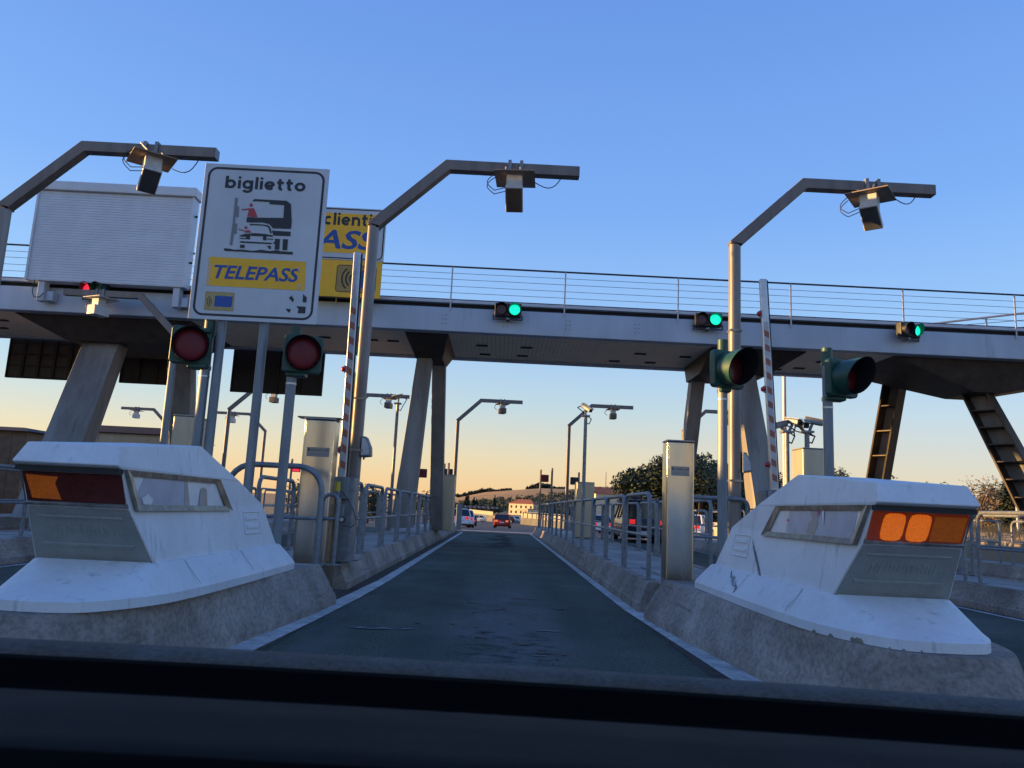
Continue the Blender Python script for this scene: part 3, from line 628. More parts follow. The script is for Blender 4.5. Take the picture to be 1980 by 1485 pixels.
for u, v, Y, ML in ((512, 840, 49, 'distant mirrored antenna post seen between the two sign posts'), (326, 830, 49, 'distant mirrored antenna post above the cream panelled cabin')):
    q = P(u, v, Y); portal(q.x, Y, ML, mirror=True, tone='pole', near=False, far_box=True, z0=zg(49))

# small fittings on the two near posts
def floodlight(x, y, z, label):
    t = thing('wall_lamp', label, 'lamp', (x, y, z), group=None)
    q = MB().prism([(0, -.1, -.17), (.14, -.1, -.15), (.13, -.1, -.02), (.06, -.1, .13), (0, -.1, .14)], (0, .2, 0)); q.build('housing', 'galv', t, bevel=.01)
    MB().prism([(.0, -.106, -.14), (.12, -.106, -.125), (.11, -.106, -.02), (.05, -.106, .1), (0, -.106, .11)], (0, .004, 0)).build('lens', 'antw', t)
    MB().box(-.03, .0, -.04, .04, -.06, .06).build('bracket', 'cable', t); MB().cyl((.03, 0, -.20), (.03, 0, -.165), .015, n=6).build('cable_gland', 'cable', t)
q = P(698, 861, 11.2); floodlight(-2.03, 11.3, q.z, 'small wedge lamp fixed to the post by the yellow beacon')
q = P(1437, 892, 11.2); floodlight(3.53, 11.3, q.z, 'small wedge lamp fixed to the post behind the amber-lit housing')
t = thing('cable_box', 'narrow grey cable trunking strapped to the post by the yellow beacon', 'trunking', (-2.22, 11.17, HI))
MB().box(-.07, .03, -.06, .045, 0, 2.7).build('duct', 'stain', t, bevel=.006)
for z in (.6, 1.55, 2.3): MB().box(-.02, .23, -.075, -.062, z, z + .025).build('strap', 'trim', t)
for zz in (1.75, 4.0):
    t2 = tag(MB().box(3.35, 3.53, 11.2, 11.40, zz, zz + .03).build('steel_strap', 'trim'), 'thin steel strap around the post with the raised barrier beside it' , 'strap', 'straps on the antenna post')

# ------------------------------------------------------------------ raised barriers
def barrier(base, top, label, red_side):
    base = Vector(base); top = Vector(top); t = thing('raised_barrier', label, 'barrier', (base.x, base.y, HI))
    d = (top - base).normalized(); L = (top - base).length; X = Vector((1, 0, 0)); X = (X - d * X.dot(d)).normalized(); Yv = d.cross(X)
    Mx = Matrix.Translation(base) @ Matrix((( X.x, Yv.x, d.x), (X.y, Yv.y, d.y), (X.z, Yv.z, d.z))).to_4x4()
    arm = MB().box(-.055, .055, -.03, .03, -.1, L, Mx).build('boom', 'bara', t, world=True, bevel=.012)
    MB().box(.057, .068, -.02, .028, .0, L - .02, Mx).build('rubber_edge', 'rubber', t, world=True)
    face = MB().box(-.036, .036, -.034, -.031, .05, L * .79, Mx).build('white_film', 'barw', arm, world=True)
    n = 11; st = (L * .77 - .1) / n
    for k in range(n):
        z0 = .12 + st * k; pts = [Mx @ Vector(p) for p in ((-.035, -.0365, z0 + .04), (.035, -.0365, z0), (.035, -.0365, z0 + st * .45), (-.035, -.0365, z0 + st * .45 + .04))]
        MB().prism(pts, Yv * .002).build('red_stripe', 'barr', arm, world=True)
    for f in (.12, .47, .83 if top.x > 0 else 1.6):
        if f < 1:
            c_ = Mx @ Vector((-.085, -.01, L * f)); MB().ball(c_, .04, 6).build('marker_lamp', 'redlamp', arm, world=True, smooth=True)
            MB().box(-.075, -.05, -.03, .02, L * f - .05, L * f + .05, Mx).build('lamp_mount', 'galvd', arm, world=True)
    hb = MB().box(base.x - .16, base.x + .17, base.y + .02, base.y + .36, HI, base.z + .02); hb.build('housing', 'galv', t, world=True, bevel=.02)
    MB().box(base.x - .1, base.x + .1, base.y - .04, base.y + .02, base.z - .28, base.z + .02).build('boom_clamp', 'galvd', t, world=True, bevel=.01)
    return t
barrier(P(662, 925, 10.7), P(692, 488, 10.7), 'raised red and white barrier boom beside the yellow beacon', 1)
barrier(P(1498, 950, 10.9), P(1475, 540, 10.9), 'raised red and white barrier boom behind the amber-lit housing', 1)
# post with yellow beacon and small ball lamp
q = P(650, 960, 10.55); t = thing('beacon_post', 'brown square post carrying a small yellow beacon by the kerb end', 'post', (q.x, 10.55, 0))
MB().box(-.075, .075, -.06, .06, 0, q.z - .02).build('post', 'stain', t, bevel=.008)
MB().box(-.13, .13, -.05, .05, q.z - .02, q.z + .0).build('cross_bar', 'galvd', t)
MB().box(-.055, .045, -.05, .05, q.z, q.z + .07).build('beacon_base', 'galv', t, bevel=.01)
MB().cyl((0, 0, q.z + .07), (0, 0, q.z + .2), .05, .045, 14).build('beacon', 'yellowlamp', t, smooth=True)
MB().cyl((-.06, -.1, q.z - .5), (-.06, -.1, q.z - .02), .025, n=8).build('conduit', 'galvd', t, smooth=True)
MB().box(.03, .13, -.1, .0, q.z - .30, q.z - .10).build('switch_box', 'galvd', t, bevel=.01)
MB().cyl((.12, -.11, q.z - .30), (.12, -.06, q.z - .30), .045, n=14).build('sensor_housing', 'cable', t, smooth=True)
MB().cyl((.12, -.118, q.z - .30), (.12, -.111, q.z - .30), .028, n=14).build('sensor_lens', 'antw', t, smooth=True)
MB().tube([(.06, 0, q.z + .08), (.16, -.02, q.z - .02), (.26, 0, q.z - .2), (.3, 0, q.z - .34), (.24, -.03, q.z - .4), (.13, -.06, q.z - .38)], .006, 5).build('cable', 'cable', t, smooth=True)

# ------------------------------------------------------------------ stainless cabinets
def cabinet(x0, x1, y0, y1, z1, label, m='stain', plate=None, lock=False, z0=HI):
    t = thing('steel_cabinet', label, 'cabinet', ((x0 + x1) / 2, (y0 + y1) / 2, z0))
    b = MB().box(x0, x1, y0, y1, z0, z1 - .02).build('body', m, t, world=True, bevel=.022, seg=2)
    MB().box(x0 - .006, x1 + .006, y0 - .006, y1 + .006, z1 - .019, z1).build('lid', m, t, world=True, bevel=.006)
    MB().box(x0 + .03, x1 - .03, y0 - .005, y0 - .001, z0 + .12, z1 - .06).build('door', m, t, world=True, bevel=.002)
    if plate:
        u0, v0, u1, v1 = plate; a_ = P(u0, v0, y0 - .008); c_ = P(u1, v1, y0 - .008)
        pb = MB().box(a_.x, c_.x, y0 - .009, y0 - .0055, c_.z, a_.z).build('label_plate', 'plate', t, world=True)
        hh = a_.z - c_.z; ww = c_.x - a_.x; Yp = y0 - .0096
        lettering('COSTERAL CARPI', (a_.x + ww * .16, Yp, c_.z + hh * .62), (a_.x + ww * .97, Yp, c_.z + hh * .62), hh * .15, 'signb', pb, bold=.02)
        MB().prism([(a_.x + ww * (.08 + .05 * math.cos(k)), Yp, c_.z + hh * (.72 + .14 * math.sin(k))) for k in [j * .785 for j in range(8)]], (0, -.001, 0)).build('emblem', 'signb', pb, world=True)
        for k in range(2): MB().box(a_.x + ww * .15, a_.x + ww * .9, Yp - .001, Yp, c_.z + hh * (.18 + .1 * k), c_.z + hh * (.22 + .1 * k)).build('fine_print', 'signg', pb, world=True)
    return t
cabinet(-2.57, -2.17, 10.0, 10.3, 2.26, 'tall stainless cabinet with label plate behind the wide bent hoop', plate=(594, 864, 636, 884))
t = MB().box(-2.68, -2.12, 10.05, 10.25, 2.262, 2.28).build('cabinet_rain_cover', 'pole'); tag(t, 'thin brown rain cover lying on the tall stainless cabinet', 'cover')
cb = cabinet(2.1, 2.45, 9.72, 10.0, 2.17, 'tall dented stainless cabinet with label plate beside the pitted plinth', plate=(1298, 901, 1333, 921), z0=.42 - .42)
def pcab(u0, u1, v, Y, label, m='stainc', dep=.5, z0=HI):
    a_ = P(u0, v, Y); c_ = P(u1, v, Y); return cabinet(a_.x, c_.x, Y, Y + dep, (a_.z + c_.z) / 2, label, m, z0=z0)
pcab(842, 880, 917, 27, 'beige metal cabinet behind the hoop rails near the bridge leg', dep=.8)
pcab(1116, 1150, 932, 26, 'dull beige cabinet behind the hoop rails below the single pole camera', dep=.8)
pcab(1552, 1600, 866, 14.5, 'sunlit metal cabinet below the paired pole cameras', dep=.55)
pcab(336, 372, 802, 13.0, 'pale metal cabinet behind the row of galvanised sign posts', dep=.4)
pcab(375, 394, 808, 13.6, 'narrow steel cabinet tucked beside the pale metal cabinet', dep=.3)

# ------------------------------------------------------------------ ticket sign with posts
YS = 9.0
def flat(pts, Y, m, parent, name, th=.002):
    return MB().prism([P(u, v, Y) for u, v in pts], (0, th, 0)).build(name, m, parent, world=True)
zz = lambda x, y: (360 + x / 4.95, 300 + y / 4.95)
t = thing('ticket_sign', 'large white biglietto sign with yellow strip and ticket pictogram', 'sign', (-3.05, YS, 3.25))
a_ = P(397, 315, YS); c_ = P(610, 628, YS); SX0, SX1, SZ0, SZ1 = -3.815, -2.29, 3.27, 5.245
face = MB().box(SX0, SX1, YS, YS + .03, SZ0, SZ1).build('panel', 'signw', t, world=True, bevel=.004)
q = MB(); nn = 10; rr = .12; ins = .045; wl_ = .028
def rrect(x0, x1, z0, z1, r, Y):
    pts = []
    for cx, cz, a0 in ((x1 - r, z1 - r, 0), (x0 + r, z1 - r, 90), (x0 + r, z0 + r, 180), (x1 - r, z0 + r, 270)):
        for k in range(nn + 1): an = rad(a0 + 90 * k / nn); pts.append((cx + r * math.cos(an), Y, cz + r * math.sin(an)))
    return pts
def border(x0, x1, z0, z1, r, wdt, Y, name, m, parent):
    o_ = rrect(x0, x1, z0, z1, r, Y); i_ = rrect(x0 + wdt, x1 - wdt, z0 + wdt, z1 - wdt, r - wdt, Y); n = len(o_)
    q = MB(); q.add(o_ + i_, [(k, (k + 1) % n, n + (k + 1) % n, n + k) for k in range(n)]); return q.build(name, m, parent, world=True)
border(SX0 + ins, SX1 - ins, SZ0 + ins, SZ1 - ins, rr, wl_, YS - .002, 'border_line', 'signb', face)
strokes('biglietto', P(*zz(372, 312), YS - .003), P(*zz(1135, 348), YS - .003), .158, 'signb', face)
pic = [
 ('signg', [(468, 406), (494, 409), (487, 490), (508, 492), (500, 592), (474, 590), (468, 652), (490, 655), (482, 755), (458, 752), (440, 862), (415, 860), (445, 640)]),
 ('signb', [(635, 440), (650, 420), (960, 436), (1003, 468), (1010, 640), (1003, 705), (830, 700), (795, 660), (740, 645), (610, 643), (575, 640), (582, 592), (705, 598), (930, 600), (938, 478), (795, 468), (800, 448), (670, 440), (645, 442)]),
 ('signr', [(604, 470), (622, 458), (638, 472), (632, 492), (610, 492)]),
 ('signr', [(530, 516), (604, 508), (650, 508), (682, 592), (584, 586), (600, 522), (530, 527)]),
 ('signb', [(818, 722), (1000, 732), (996, 775), (835, 768)]),
 ('signb', [(850, 800), (898, 802), (892, 900), (845, 905), (850, 850), (832, 845), (836, 830), (848, 832)]),
 ('signb', [(926, 803), (974, 805), (966, 910), (920, 907)]),
 ('signr', [(556, 688), (572, 675), (588, 690), (580, 706), (562, 706)]),
 ('signr', [(500, 700), (560, 722), (600, 716), (625, 738), (560, 742), (568, 734), (498, 706)]),
 ('signb', [(605, 668), (612, 656), (740, 663), (790, 672), (808, 700), (818, 750), (806, 750), (790, 700), (778, 684), (735, 672)]),
 ('signb', [(512, 768), (560, 752), (660, 746), (760, 754), (830, 768), (828, 780), (770, 774), (765, 815), (735, 812), (735, 776), (612, 770), (608, 806), (575, 802), (572, 780), (512, 776)]),
 ('signb', [(510, 790), (572, 794), (572, 802), (510, 798)]), ('signb', [(772, 796), (832, 800), (832, 808), (772, 804)]),
 ('signb', [(514, 822), (818, 838), (816, 850), (514, 836)]),
 ('signb', [(516, 856), (560, 858), (556, 888), (514, 886)]), ('signb', [(770, 866), (812, 868), (806, 900), (796, 898)]),
 ('signb', [(362, 890), (420, 895), (460, 905), (520, 902), (640, 915), (720, 905), (800, 918), (880, 908), (900, 918), (1020, 926), (1018, 950), (640, 928), (364, 914)]),
]
for i, (m, pts) in enumerate(pic): flat([zz(*p) for p in pts], YS - .004 - .0002 * i, m, face, 'pictogram_shape', .0008)
tp = flat([zz(220, 970), zz(1147, 1020), zz(1132, 1297), zz(190, 1245)], YS - .003, 'signy', face, 'yellow_strip', .001)
lettering('TELEPASS', P(*zz(258, 1172), YS - .006), P(*zz(1078, 1212), YS - .006), .165, 'signblue', tp, bold=.022, shear=.22)
flat([zz(222, 1010), zz(248, 1030), zz(215, 1245), zz(192, 1240)], YS - .0045, 'signp', tp, 'peeled_tape', .0008)
flat([zz(1078, 1225), zz(1100, 1228), zz(1094, 1290), zz(1068, 1286)], YS - .0045, 'signp', tp, 'peeled_tape', .0008)
flat([zz(1062, 1075), zz(1085, 1070), zz(1090, 1115), zz(1075, 1120)], YS - .0068, 'signp', tp, 'peeled_tape', .0008)
z2 = lambda x, y: (370 + x / 7.92, 560 + y / 7.925)
cdp = flat([z2(220, 25), z2(662, 50), z2(636, 330), z2(192, 308)], YS - .003, 'signo', face, 'card_pictogram', .001)
flat([z2(232, 36), z2(652, 60), z2(628, 320), z2(205, 300)], YS - .0042, 'signy', cdp, 'card_ground', .0008).data.materials[0] = mat('worn_yellow', (.48, .38, .14), .5, n=.3, ns=14)
flat([z2(362, 92), z2(632, 104), z2(614, 272), z2(348, 256)], YS - .0055, 'signblue', cdp, 'card_symbol', .0008)
def arc(cu, cv, r, a0, a1, wd, Y, f, m, parent, asp=1.0):
    pts = [f(cu + (r + s_ * wd / 2) * math.cos(rad(a)), cv + asp * (r + s_ * wd / 2) * math.sin(rad(a))) for s_, rng in ((1, range(11)), (-1, range(10, -1, -1))) for a in [a0 + (a1 - a0) * k / 10 for k in rng]]
    return flat(pts, Y, m, parent, 'wave_symbol', .0008)
for r in (35, 65, 95): arc(335, 180, r, 120, 235, 12, YS - .0055, z2, 'signb', cdp)
flat([z2(1492, 125), z2(1535, 90), z2(1572, 150), z2(1556, 196)], YS - .003, 'signb', face, 'arrow_fragment', .001)
flat([z2(1712, 66), z2(1768, 122), z2(1760, 200), z2(1702, 190)], YS - .003, 'signb', face, 'arrow_fragment', .001)
flat([z2(1606, 252), z2(1752, 262), z2(1742, 366), z2(1625, 362), z2(1640, 304)], YS - .003, 'signb', face, 'arrow_fragment', .001)
flat([z2(1440, 292), z2(1524, 298), z2(1510, 350), z2(1484, 350)], YS - .003, 'signb', face, 'arrow_fragment', .001)
for u_, v_ in ((428, 640), (510, 640)):
    b_ = P(u_, v_, YS + .09); MB().cyl((b_.x, YS + .09, .42), (b_.x, YS + .09, SZ1 - .1), .055, n=14).build('post', 'galvd', t, world=True, smooth=True)
q = MB()
for z in (3.45, 4.3, 5.05): q.box(SX0 + .1, SX1 - .1, YS + .031, YS + .045, z, z + .05)
q.build('back_rail', 'galvd', t, world=True)

# ------------------------------------------------------------------ pole-mounted single red signals
def signal(pu, pv, hu, hv, label, Y=9.08, topz=None, lensm='lensr', yawd=22, hood=1.0):
    b_ = P(pu, pv, Y); hd = P(hu, hv, Y - .12); t = thing('red_signal', label, 'traffic light', (b_.x, Y, .42))
    zt = topz if topz else hd.z + .34
    MB().cyl((b_.x, Y, .42), (b_.x, Y, zt - .22), .058, n=16).build('pole', 'galvd', t, world=True, smooth=True)
    MB().cyl((b_.x, Y, zt - .22), (b_.x, Y, zt), .064, n=16).build('pole_cap', 'green', t, world=True, smooth=True)
    A = Matrix.Translation(hd) @ Matrix.Rotation(rad(yawd), 4, 'Z')
    s_ = .225; c_ = .03
    pts = [A @ Vector(p) for p in ((-s_ + c_, 0, -s_), (s_ - c_, 0, -s_), (s_, 0, -s_ + c_), (s_, 0, s_ - c_), (s_ - c_, 0, s_), (-s_ + c_, 0, s_), (-s_, 0, s_ - c_), (-s_, 0, -s_ + c_))]
    bb = MB().prism(pts, A.to_3x3() @ Vector((0, .10, 0))).build('backboard', 'green', t, world=True, bevel=.012)
    # visor: open tube with a slanted mouth
    r = .205; n = 28; q = MB(); lo, li = [], []
    for k in range(n):
        an = 2 * math.pi * k / n; ln_ = .05 + .09 * hood + .21 * hood * (1 + math.sin(an)) / 2
        lo.append((math.cos(an), math.sin(an), ln_))
    loops = [[A @ Vector((c0 * r, .0, s0 * r)) for c0, s0, l in lo], [A @ Vector((c0 * r * 1.01, -l, s0 * r * 1.01)) for c0, s0, l in lo], [A @ Vector((c0 * (r - .008), -l, s0 * (r - .008))) for c0, s0, l in lo], [A @ Vector((c0 * (r - .012), .002, s0 * (r - .012))) for c0, s0, l in lo]]
    q.ring(loops[:2], cap=False); q.build('visor', 'green', bb, world=True, smooth=True)
    MB().ring(loops[2:], cap=False).build('visor_inside', 'greend', bb, world=True, smooth=True)
    q = MB(); R2 = .19
    for k in range(1): pass
    loops = [[A @ Vector((math.cos(2 * math.pi * j / 24) * R2 * math.cos(f), -.012 - .03 * math.sin(f), math.sin(2 * math.pi * j / 24) * R2 * math.cos(f))) for j in range(24)] for f in (0, .35, .7, 1.05, 1.4)]
    q.ring(loops).build('lens', lensm, bb, world=True, smooth=True)
    for dz in (-.27, .16): MB().box(min(b_.x - .05, hd.x - .03), max(b_.x + .05, hd.x + .03), Y - .1, Y + .07, hd.z + dz, hd.z + dz + .06).build('bracket', 'green', t, world=True, bevel=.01)
    for z in (hd.z - .36, ): MB().cyl((b_.x, Y, z), (b_.x, Y, z + .02), .062, n=16).build('band', 'bara', t, world=True, smooth=True)
    return t
signal(388, 790, 369, 667, 'green-boxed unlit red signal under the corner of the ticket sign beside the display bracket', yawd=19, hood=.25)
signal(548, 900, 586, 684, 'green-boxed unlit red signal under the ticket sign by the tall stainless cabinet', yawd=17, hood=.25)
signal(1397, 860, 1411, 714, 'hooded green signal in front of the square antenna post', topz=P(1397, 658, 9.08).z, lensm='lensrd', yawd=24)
signal(1602, 860, 1633, 731, 'hooded green signal above the sunlit metal cabinet', topz=P(1602, 674, 9.08).z, lensm='lensrd', yawd=24)

# ------------------------------------------------------------------ toll bridge
YB = 21.0; t = thing('toll_bridge', 'grey steel footbridge spanning all the toll lanes on splayed legs', 'bridge', (0, 23, 0))
X0, X1 = -24.0, 26.0
MB().box(X0, X1, YB, YB + .3, 6.03, 6.72).build('fascia', 'fascia', t, world=True, bevel=.02)
MB().box(X0, X1, YB + .12, YB + .3, 6.722, 6.84).build('shadow_gap', 'dark', t, world=True)
MB().box(X0, X1, YB - .03, YB + .5, 6.842, 6.93).build('ledge', 'ledge', t, world=True, bevel=.01)
MB().box(X0, X1, 24.7, 25.0, 5.97, 6.72).build('rear_fascia', 'fascia', t, world=True, bevel=.02)
MB().box(X0, X1, YB + .51, 25.0, 6.75, 6.86).build('walkway_deck', 'slab', t, world=True)
sf = MB(); x = X0
while x < X1:
    for y0, y1 in ((21.31, 22.58), (22.59, 23.78), (23.79, 24.69)): sf.box(x, x + .118, y0, y1, 6.035 + random.uniform(0, .003), 6.06)
    x += .126
sf.build('soffit_boards', 'soffit', t, world=True, kind='stuff')
MB().box(X0, X1, 21.31, 24.69, 6.061, 6.09).build('soffit_backing', 'dark', t, world=True)
for u, v in ((932, 668), (1018, 672), (938, 685), (1010, 688), (760, 659), (720, 657), (1238, 684), (1188, 698), (1257, 701), (1325, 690), (1545, 712), (1590, 700), (1500, 714), (4, 619), (4, 634), (628, 652), (1690, 718)):
    q = PZ(u, v, 6.03); MB().box(q.x - .17, q.x + .17, q.y - .09, q.y + .09, 6.012, 6.034).build('soffit_light', 'dark', t, world=True)
for u in (858, 1098, 1232, 977):
    q = P(u, 632, YB)
    for dx in (-.05, .05):
        for z in (6.25, 6.37, 6.49): MB().cyl((q.x + dx, YB - .012, z), (q.x + dx, YB - .0005, z), .018, n=6).build('bolt', 'galvd', t, world=True)
rl = MB().tube([(X0, YB - .02, 7.9), (X1, YB - .02, 7.9)], .027, 8).build('handrail', 'wire', t, world=True, smooth=True)
for z in (7.14, 7.33, 7.53, 7.71): MB().tube([(X0, YB - .02, z), (X1, YB - .02, z)], .007, 5).build('wire', 'wire', rl, world=True)
MB().tube([(X0, YB + .3, 7.03), (X1, YB + .3, 7.03)], .018, 6).build('low_rail', 'wire', rl, world=True)
for k in range(-7, 9):
    x = -1.62 + 3.2 * k; MB().box(x - .02, x + .02, YB - .045, YB - .031, 6.62, 7.89).build('rail_post', 'railw', rl, world=True)
    MB().box(x + 1.2, x + 1.22, YB + .29, YB + .31, 6.932, 7.03).build('low_rail_post', 'railw', rl, world=True)
# stair balustrade climbing at the far end of the bridge
a_ = P(1795, 627, 25.2); c_ = P(2060, 596, 25.2)
st = MB().tube([a_, c_], .04, 6).build('stair_rail', 'railw', t, world=True, smooth=True)
for f in (.42, .8): p_ = a_.lerp(c_, f); MB().box(p_.x - .025, p_.x + .025, 25.18, 25.22, 6.7, p_.z).build('stair_post', 'railw', st, world=True)
for dz in (.3, .6): MB().tube([a_ - Vector((0, 0, dz * .4)), c_ - Vector((0, 0, dz))], .01, 4).build('stair_wire', 'wire', st, world=True)

def quad(c, wx, wy): return [(c.x - wx / 2, c.y - wy / 2, c.z), (c.x + wx / 2, c.y - wy / 2, c.z), (c.x + wx / 2, c.y + wy / 2, c.z), (c.x - wx / 2, c.y + wy / 2, c.z)]
def leg(top, bot, w0, w1, d0, d1, m='legc', name='leg', ladder=False):
    top = Vector(top); bot = Vector(bot)
    if not ladder: return MB().hexa(quad(bot, w1, d1), quad(top, w0, d0)).build(name, m, t, world=True, bevel=.015)
    # open channel facing the sun side: web behind, two flanges, stiffeners
    nv = Vector((-.80, -.60, 0)); sv_ = Vector((.60, -.80, 0))
    def rq(c, ws, dn): return [c + sv_ * a1 * ws / 2 + nv * a2 * dn / 2 for a1, a2 in ((-1, -1), (1, -1), (1, 1), (-1, 1))]
    q = MB(); q.hexa(rq(bot - nv * d1 * .45, w1 * .94, .03), rq(top - nv * d0 * .45, w0 * .94, .03)); lg = q.build(name, m, t, world=True)
    for s_ in (-1, 1): MB().hexa(rq(bot + sv_ * s_ * w1 * .5, .05, d1), rq(top + sv_ * s_ * w0 * .5, .05, d0)).build('flange', 'brown', lg, world=True)
    for k in range(1, 7):
        f = k / 7; c_ = top.lerp(bot, f); wk = (w0 + (w1 - w0) * f) * .90; dk = (d0 + (d1 - d0) * f) * .8
        MB().hexa(rq(c_ + nv * .02, wk, dk), rq(c_ + nv * .02 + Vector((0, 0, .035)), wk, dk)).build('stiffener', 'brown', lg, world=True)
    return lg
def bracket(tx0, tx1, ty0, ty1, bx0, bx1, by0, by1, zb, zt=6.032):
    return MB().hexa([(bx0, by0, zb), (bx1, by0, zb), (bx1, by1, zb), (bx0, by1, zb)], [(tx0, ty0, zt), (tx1, ty0, zt), (tx1, ty1, zt), (tx0, ty1, zt)]).build('leg_bracket', 'brown', t, world=True, bevel=.01)
def foot(u, v, Y): p_ = P(u, v, Y); return p_
# support beside the open lane
pt = P(822, 694, 23.0); bracket(P(783, 638, 21.4).x, P(868, 646, 21.4).x, 21.33, 24.65, pt.x - .26, P(862, 690, 24).x, 22.7, 24.3, pt.z - .02)
leg(pt, P(777, 1020, 23.7), .44, .62, .5, .7)
p2 = P(851, 692, 24.2); leg((p2.x, 24.1, pt.z), (P(845, 1000, 27).x, 27.0, HI), .42, .44, .45, .5)
# support between the two lanes on the other side
pt = P(1432, 722, 22.8); bracket(P(1375, 668, 21.4).x, P(1560, 676, 21.4).x, 21.33, 24.65, P(1345, 720, 23).x, P(1468, 735, 23).x, 22.5, 24.2, pt.z - .12)
leg(Vector((pt.x + .05, 22.7, pt.z - .1)), P(1477, 985, 22.3), .60, .72, .5, .8)
p2 = P(1349, 722, 24); leg((p2.x, 24.0, p2.z), (P(1312, 985, 26.5).x, 26.5, HI), .42, .46, .5, .5)
# far support with open channel legs
pc = P(1915, 760, 21.6); bracket(P(1690, 716, 22.5).x, P(2150, 700, 22.5).x, 21.33, 24.65, pc.x - .4, pc.x + .45, 21.7, 23.2, pc.z + .03)
leg(Vector((pc.x, 22.2, pc.z + .03)), P(2015, 1000, 21.2), .66, .80, .5, .6, ladder=True)
p2 = P(1734, 736, 24.2); leg((p2.x, 24.3, p2.z), (P(1672, 985, 27).x, 27.0, HI), .52, .58, .5, .5, ladder=True)
# support behind the ticket sign and display
pl_ = P(205, 660, 22.4); bracket(P(30, 604, 21.4).x, P(372, 622, 21.4).x, 21.33, 24.65, P(150, 655, 22.4).x, P(330, 665, 22.4).x, 21.8, 24.3, pl_.z - .12)
leg(Vector((P(205, 665, 22.4).x, 22.4, pl_.z - .1)), Vector((P(86, 940, 21.0).x, 21.0, HI)), 1.05, 1.15, .6, .7)
p2 = P(352, 668, 24); leg((p2.x, 24.0, p2.z - .05), (P(358, 960, 26.5).x, 26.5, HI), .75, .6, .5, .5)

# sign backs hung under the rear edge
def hung(u0, v0, u1, v1, label, m, cols, rows):
    a_ = P(u0, v0, 25.3); c_ = P(u1, v1, 25.3); x0, x1 = a_.x, c_.x; z1, z0 = 6.35, c_.z
    g_ = thing('hanging_sign', label, 'sign', ((x0 + x1) / 2, 25.3, z0), group=None)
    pb = MB().box(x0, x1, 25.3, 25.34, z0, z1).build('back_sheet', m, g_, world=True, bevel=.005)
    for k in range(cols + 1): x = x0 + (x1 - x0) * k / cols; MB().box(max(x0, x - .04), min(x1, x + .04), 25.23, 25.299, z0, z1).build('upright_batten', 'batten', pb, world=True)
    for k in range(rows + 1): z = z0 + .03 + (z1 - z0 - .06) * k / rows; MB().box(x0 + .041, x1 - .041, 25.26, 25.298, z - .03, z + .03).build('cross_batten', 'batten', pb, world=True)
    for x in (x0 + .3, x1 - .3): MB().box(x - .04, x + .04, 25.005, 25.229, 6.1, 6.2).build('hanger', 'batten', g_, world=True)
hung(25, 640, 162, 737, 'brown back of a hanging sign with a lattice of battens', 'signbackl', 5, 4)
hung(240, 672, 333, 745, 'dark back of a hanging sign beside the widest bridge leg', 'signback', 3, 2)
hung(455, 668, 622, 766, 'wide dark back of a hanging sign behind the red signals', 'signback', 4, 2)

# ribbed display box
YV = 20.6; t = thing('display_box', 'closed white ribbed display box standing above the bridge rail', 'display', (-11.1, YV, 6.8))
x0, x1, z0, z1 = -13.28, -8.92, 6.80, 9.40
bd = MB().box(x0, x1, YV, YV + .35, z0, z1).build('casing', 'shutter', t, world=True, bevel=.01)
MB().box(x0 - .02, x1 + .06, YV - .1, YV + .42, z1 + .002, z1 + .27).build('top_cap', 'shutter', t, world=True, bevel=.02)
q = MB(); nsl = 34; hh = (z1 - z0 - .06) / nsl
for k in range(nsl):
    z = z0 + .03 + hh * k; q.prism([(x0 + .08, YV - .001, z), (x0 + .08, YV - .001, z + hh * .96), (x0 + .08, YV - .004, z + hh * .9), (x0 + .08, YV - .007, z + hh * .1)], (x1 - x0 - .14, 0, 0))
q.build('slats', 'shutter', t, world=True, kind='stuff')
for x in (x0 + .03, x1 - .025): MB().box(x - .028, x + .028, YV - .045, YV - .001, z0, z1).build('side_channel', 'shutter', t, world=True)
for x in (-12.85, -9.15):
    MB().box(x - .09, x + .09, YV + .05, YV + .3, 6.25, z0).build('support', 'ledge', t, world=True, bevel=.01)
    MB().box(x + .1, x + .3, YV + .15, YV + .38, 6.28, 6.55).build('junction_box', 'fascia', t, world=True, bevel=.01)
for z in (7.55, 8.9): MB().cyl((x1 + .005, YV + .15, z), (x1 + .07, YV + .15, z), .03, n=8).build('latch', 'cable', t, world=True)
MB().tube([(-13.0, YV - .01, 6.8), (-13.02, YV - .02, 6.45), (-12.95, YV - .02, 6.32), (-12.8, YV - .02, 6.33), (-12.7, YV - .02, 6.45)], .012, 5).build('cable', 'cable', t, world=True)

# yellow customer sign
YY = 20.55; t = thing('customer_sign', 'yellow clienti TELEPASS sign with card symbol behind the ticket sign', 'sign', (-4.8, YY, 6.7))
x1, z1, z0 = -3.52, 9.32, 6.74; x0 = -8.15; zm = 7.80
up = MB().box(x0, x1, YY, YY + .05, zm, z1).build('upper_panel', 'signw', t, world=True, bevel=.006)
border(x0 + .03, x1 - .03, zm + .03, z1 - .03, .16, .035, YY - .002, 'border_line', 'signb', up)
yp = MB().box(x0 + .18, x1 - .18, YY - .004, YY - .0022, zm + .2, z1 - .17).build('yellow_field', 'signy', up, world=True)
strokes('clienti', (-5.25, YY - .006, 8.80), (-3.92, YY - .006, 8.80), .36, 'signb', yp)
lettering('TELEPASS', (-7.85, YY - .006, 8.13), (-3.74, YY - .006, 8.13), .53, 'signblue', yp, bold=.022, shear=.22)
lo = MB().box(x0, x1 - .02, YY + .002, YY + .05, z0, zm - .01).build('lower_panel', 'signy', t, world=True, bevel=.006)
cdp = MB().add(rrect(-4.78, -3.68, 6.88, 7.66, .09, YY - .002), [tuple(range(44))]).build('card_pictogram', 'signo', lo, world=True)
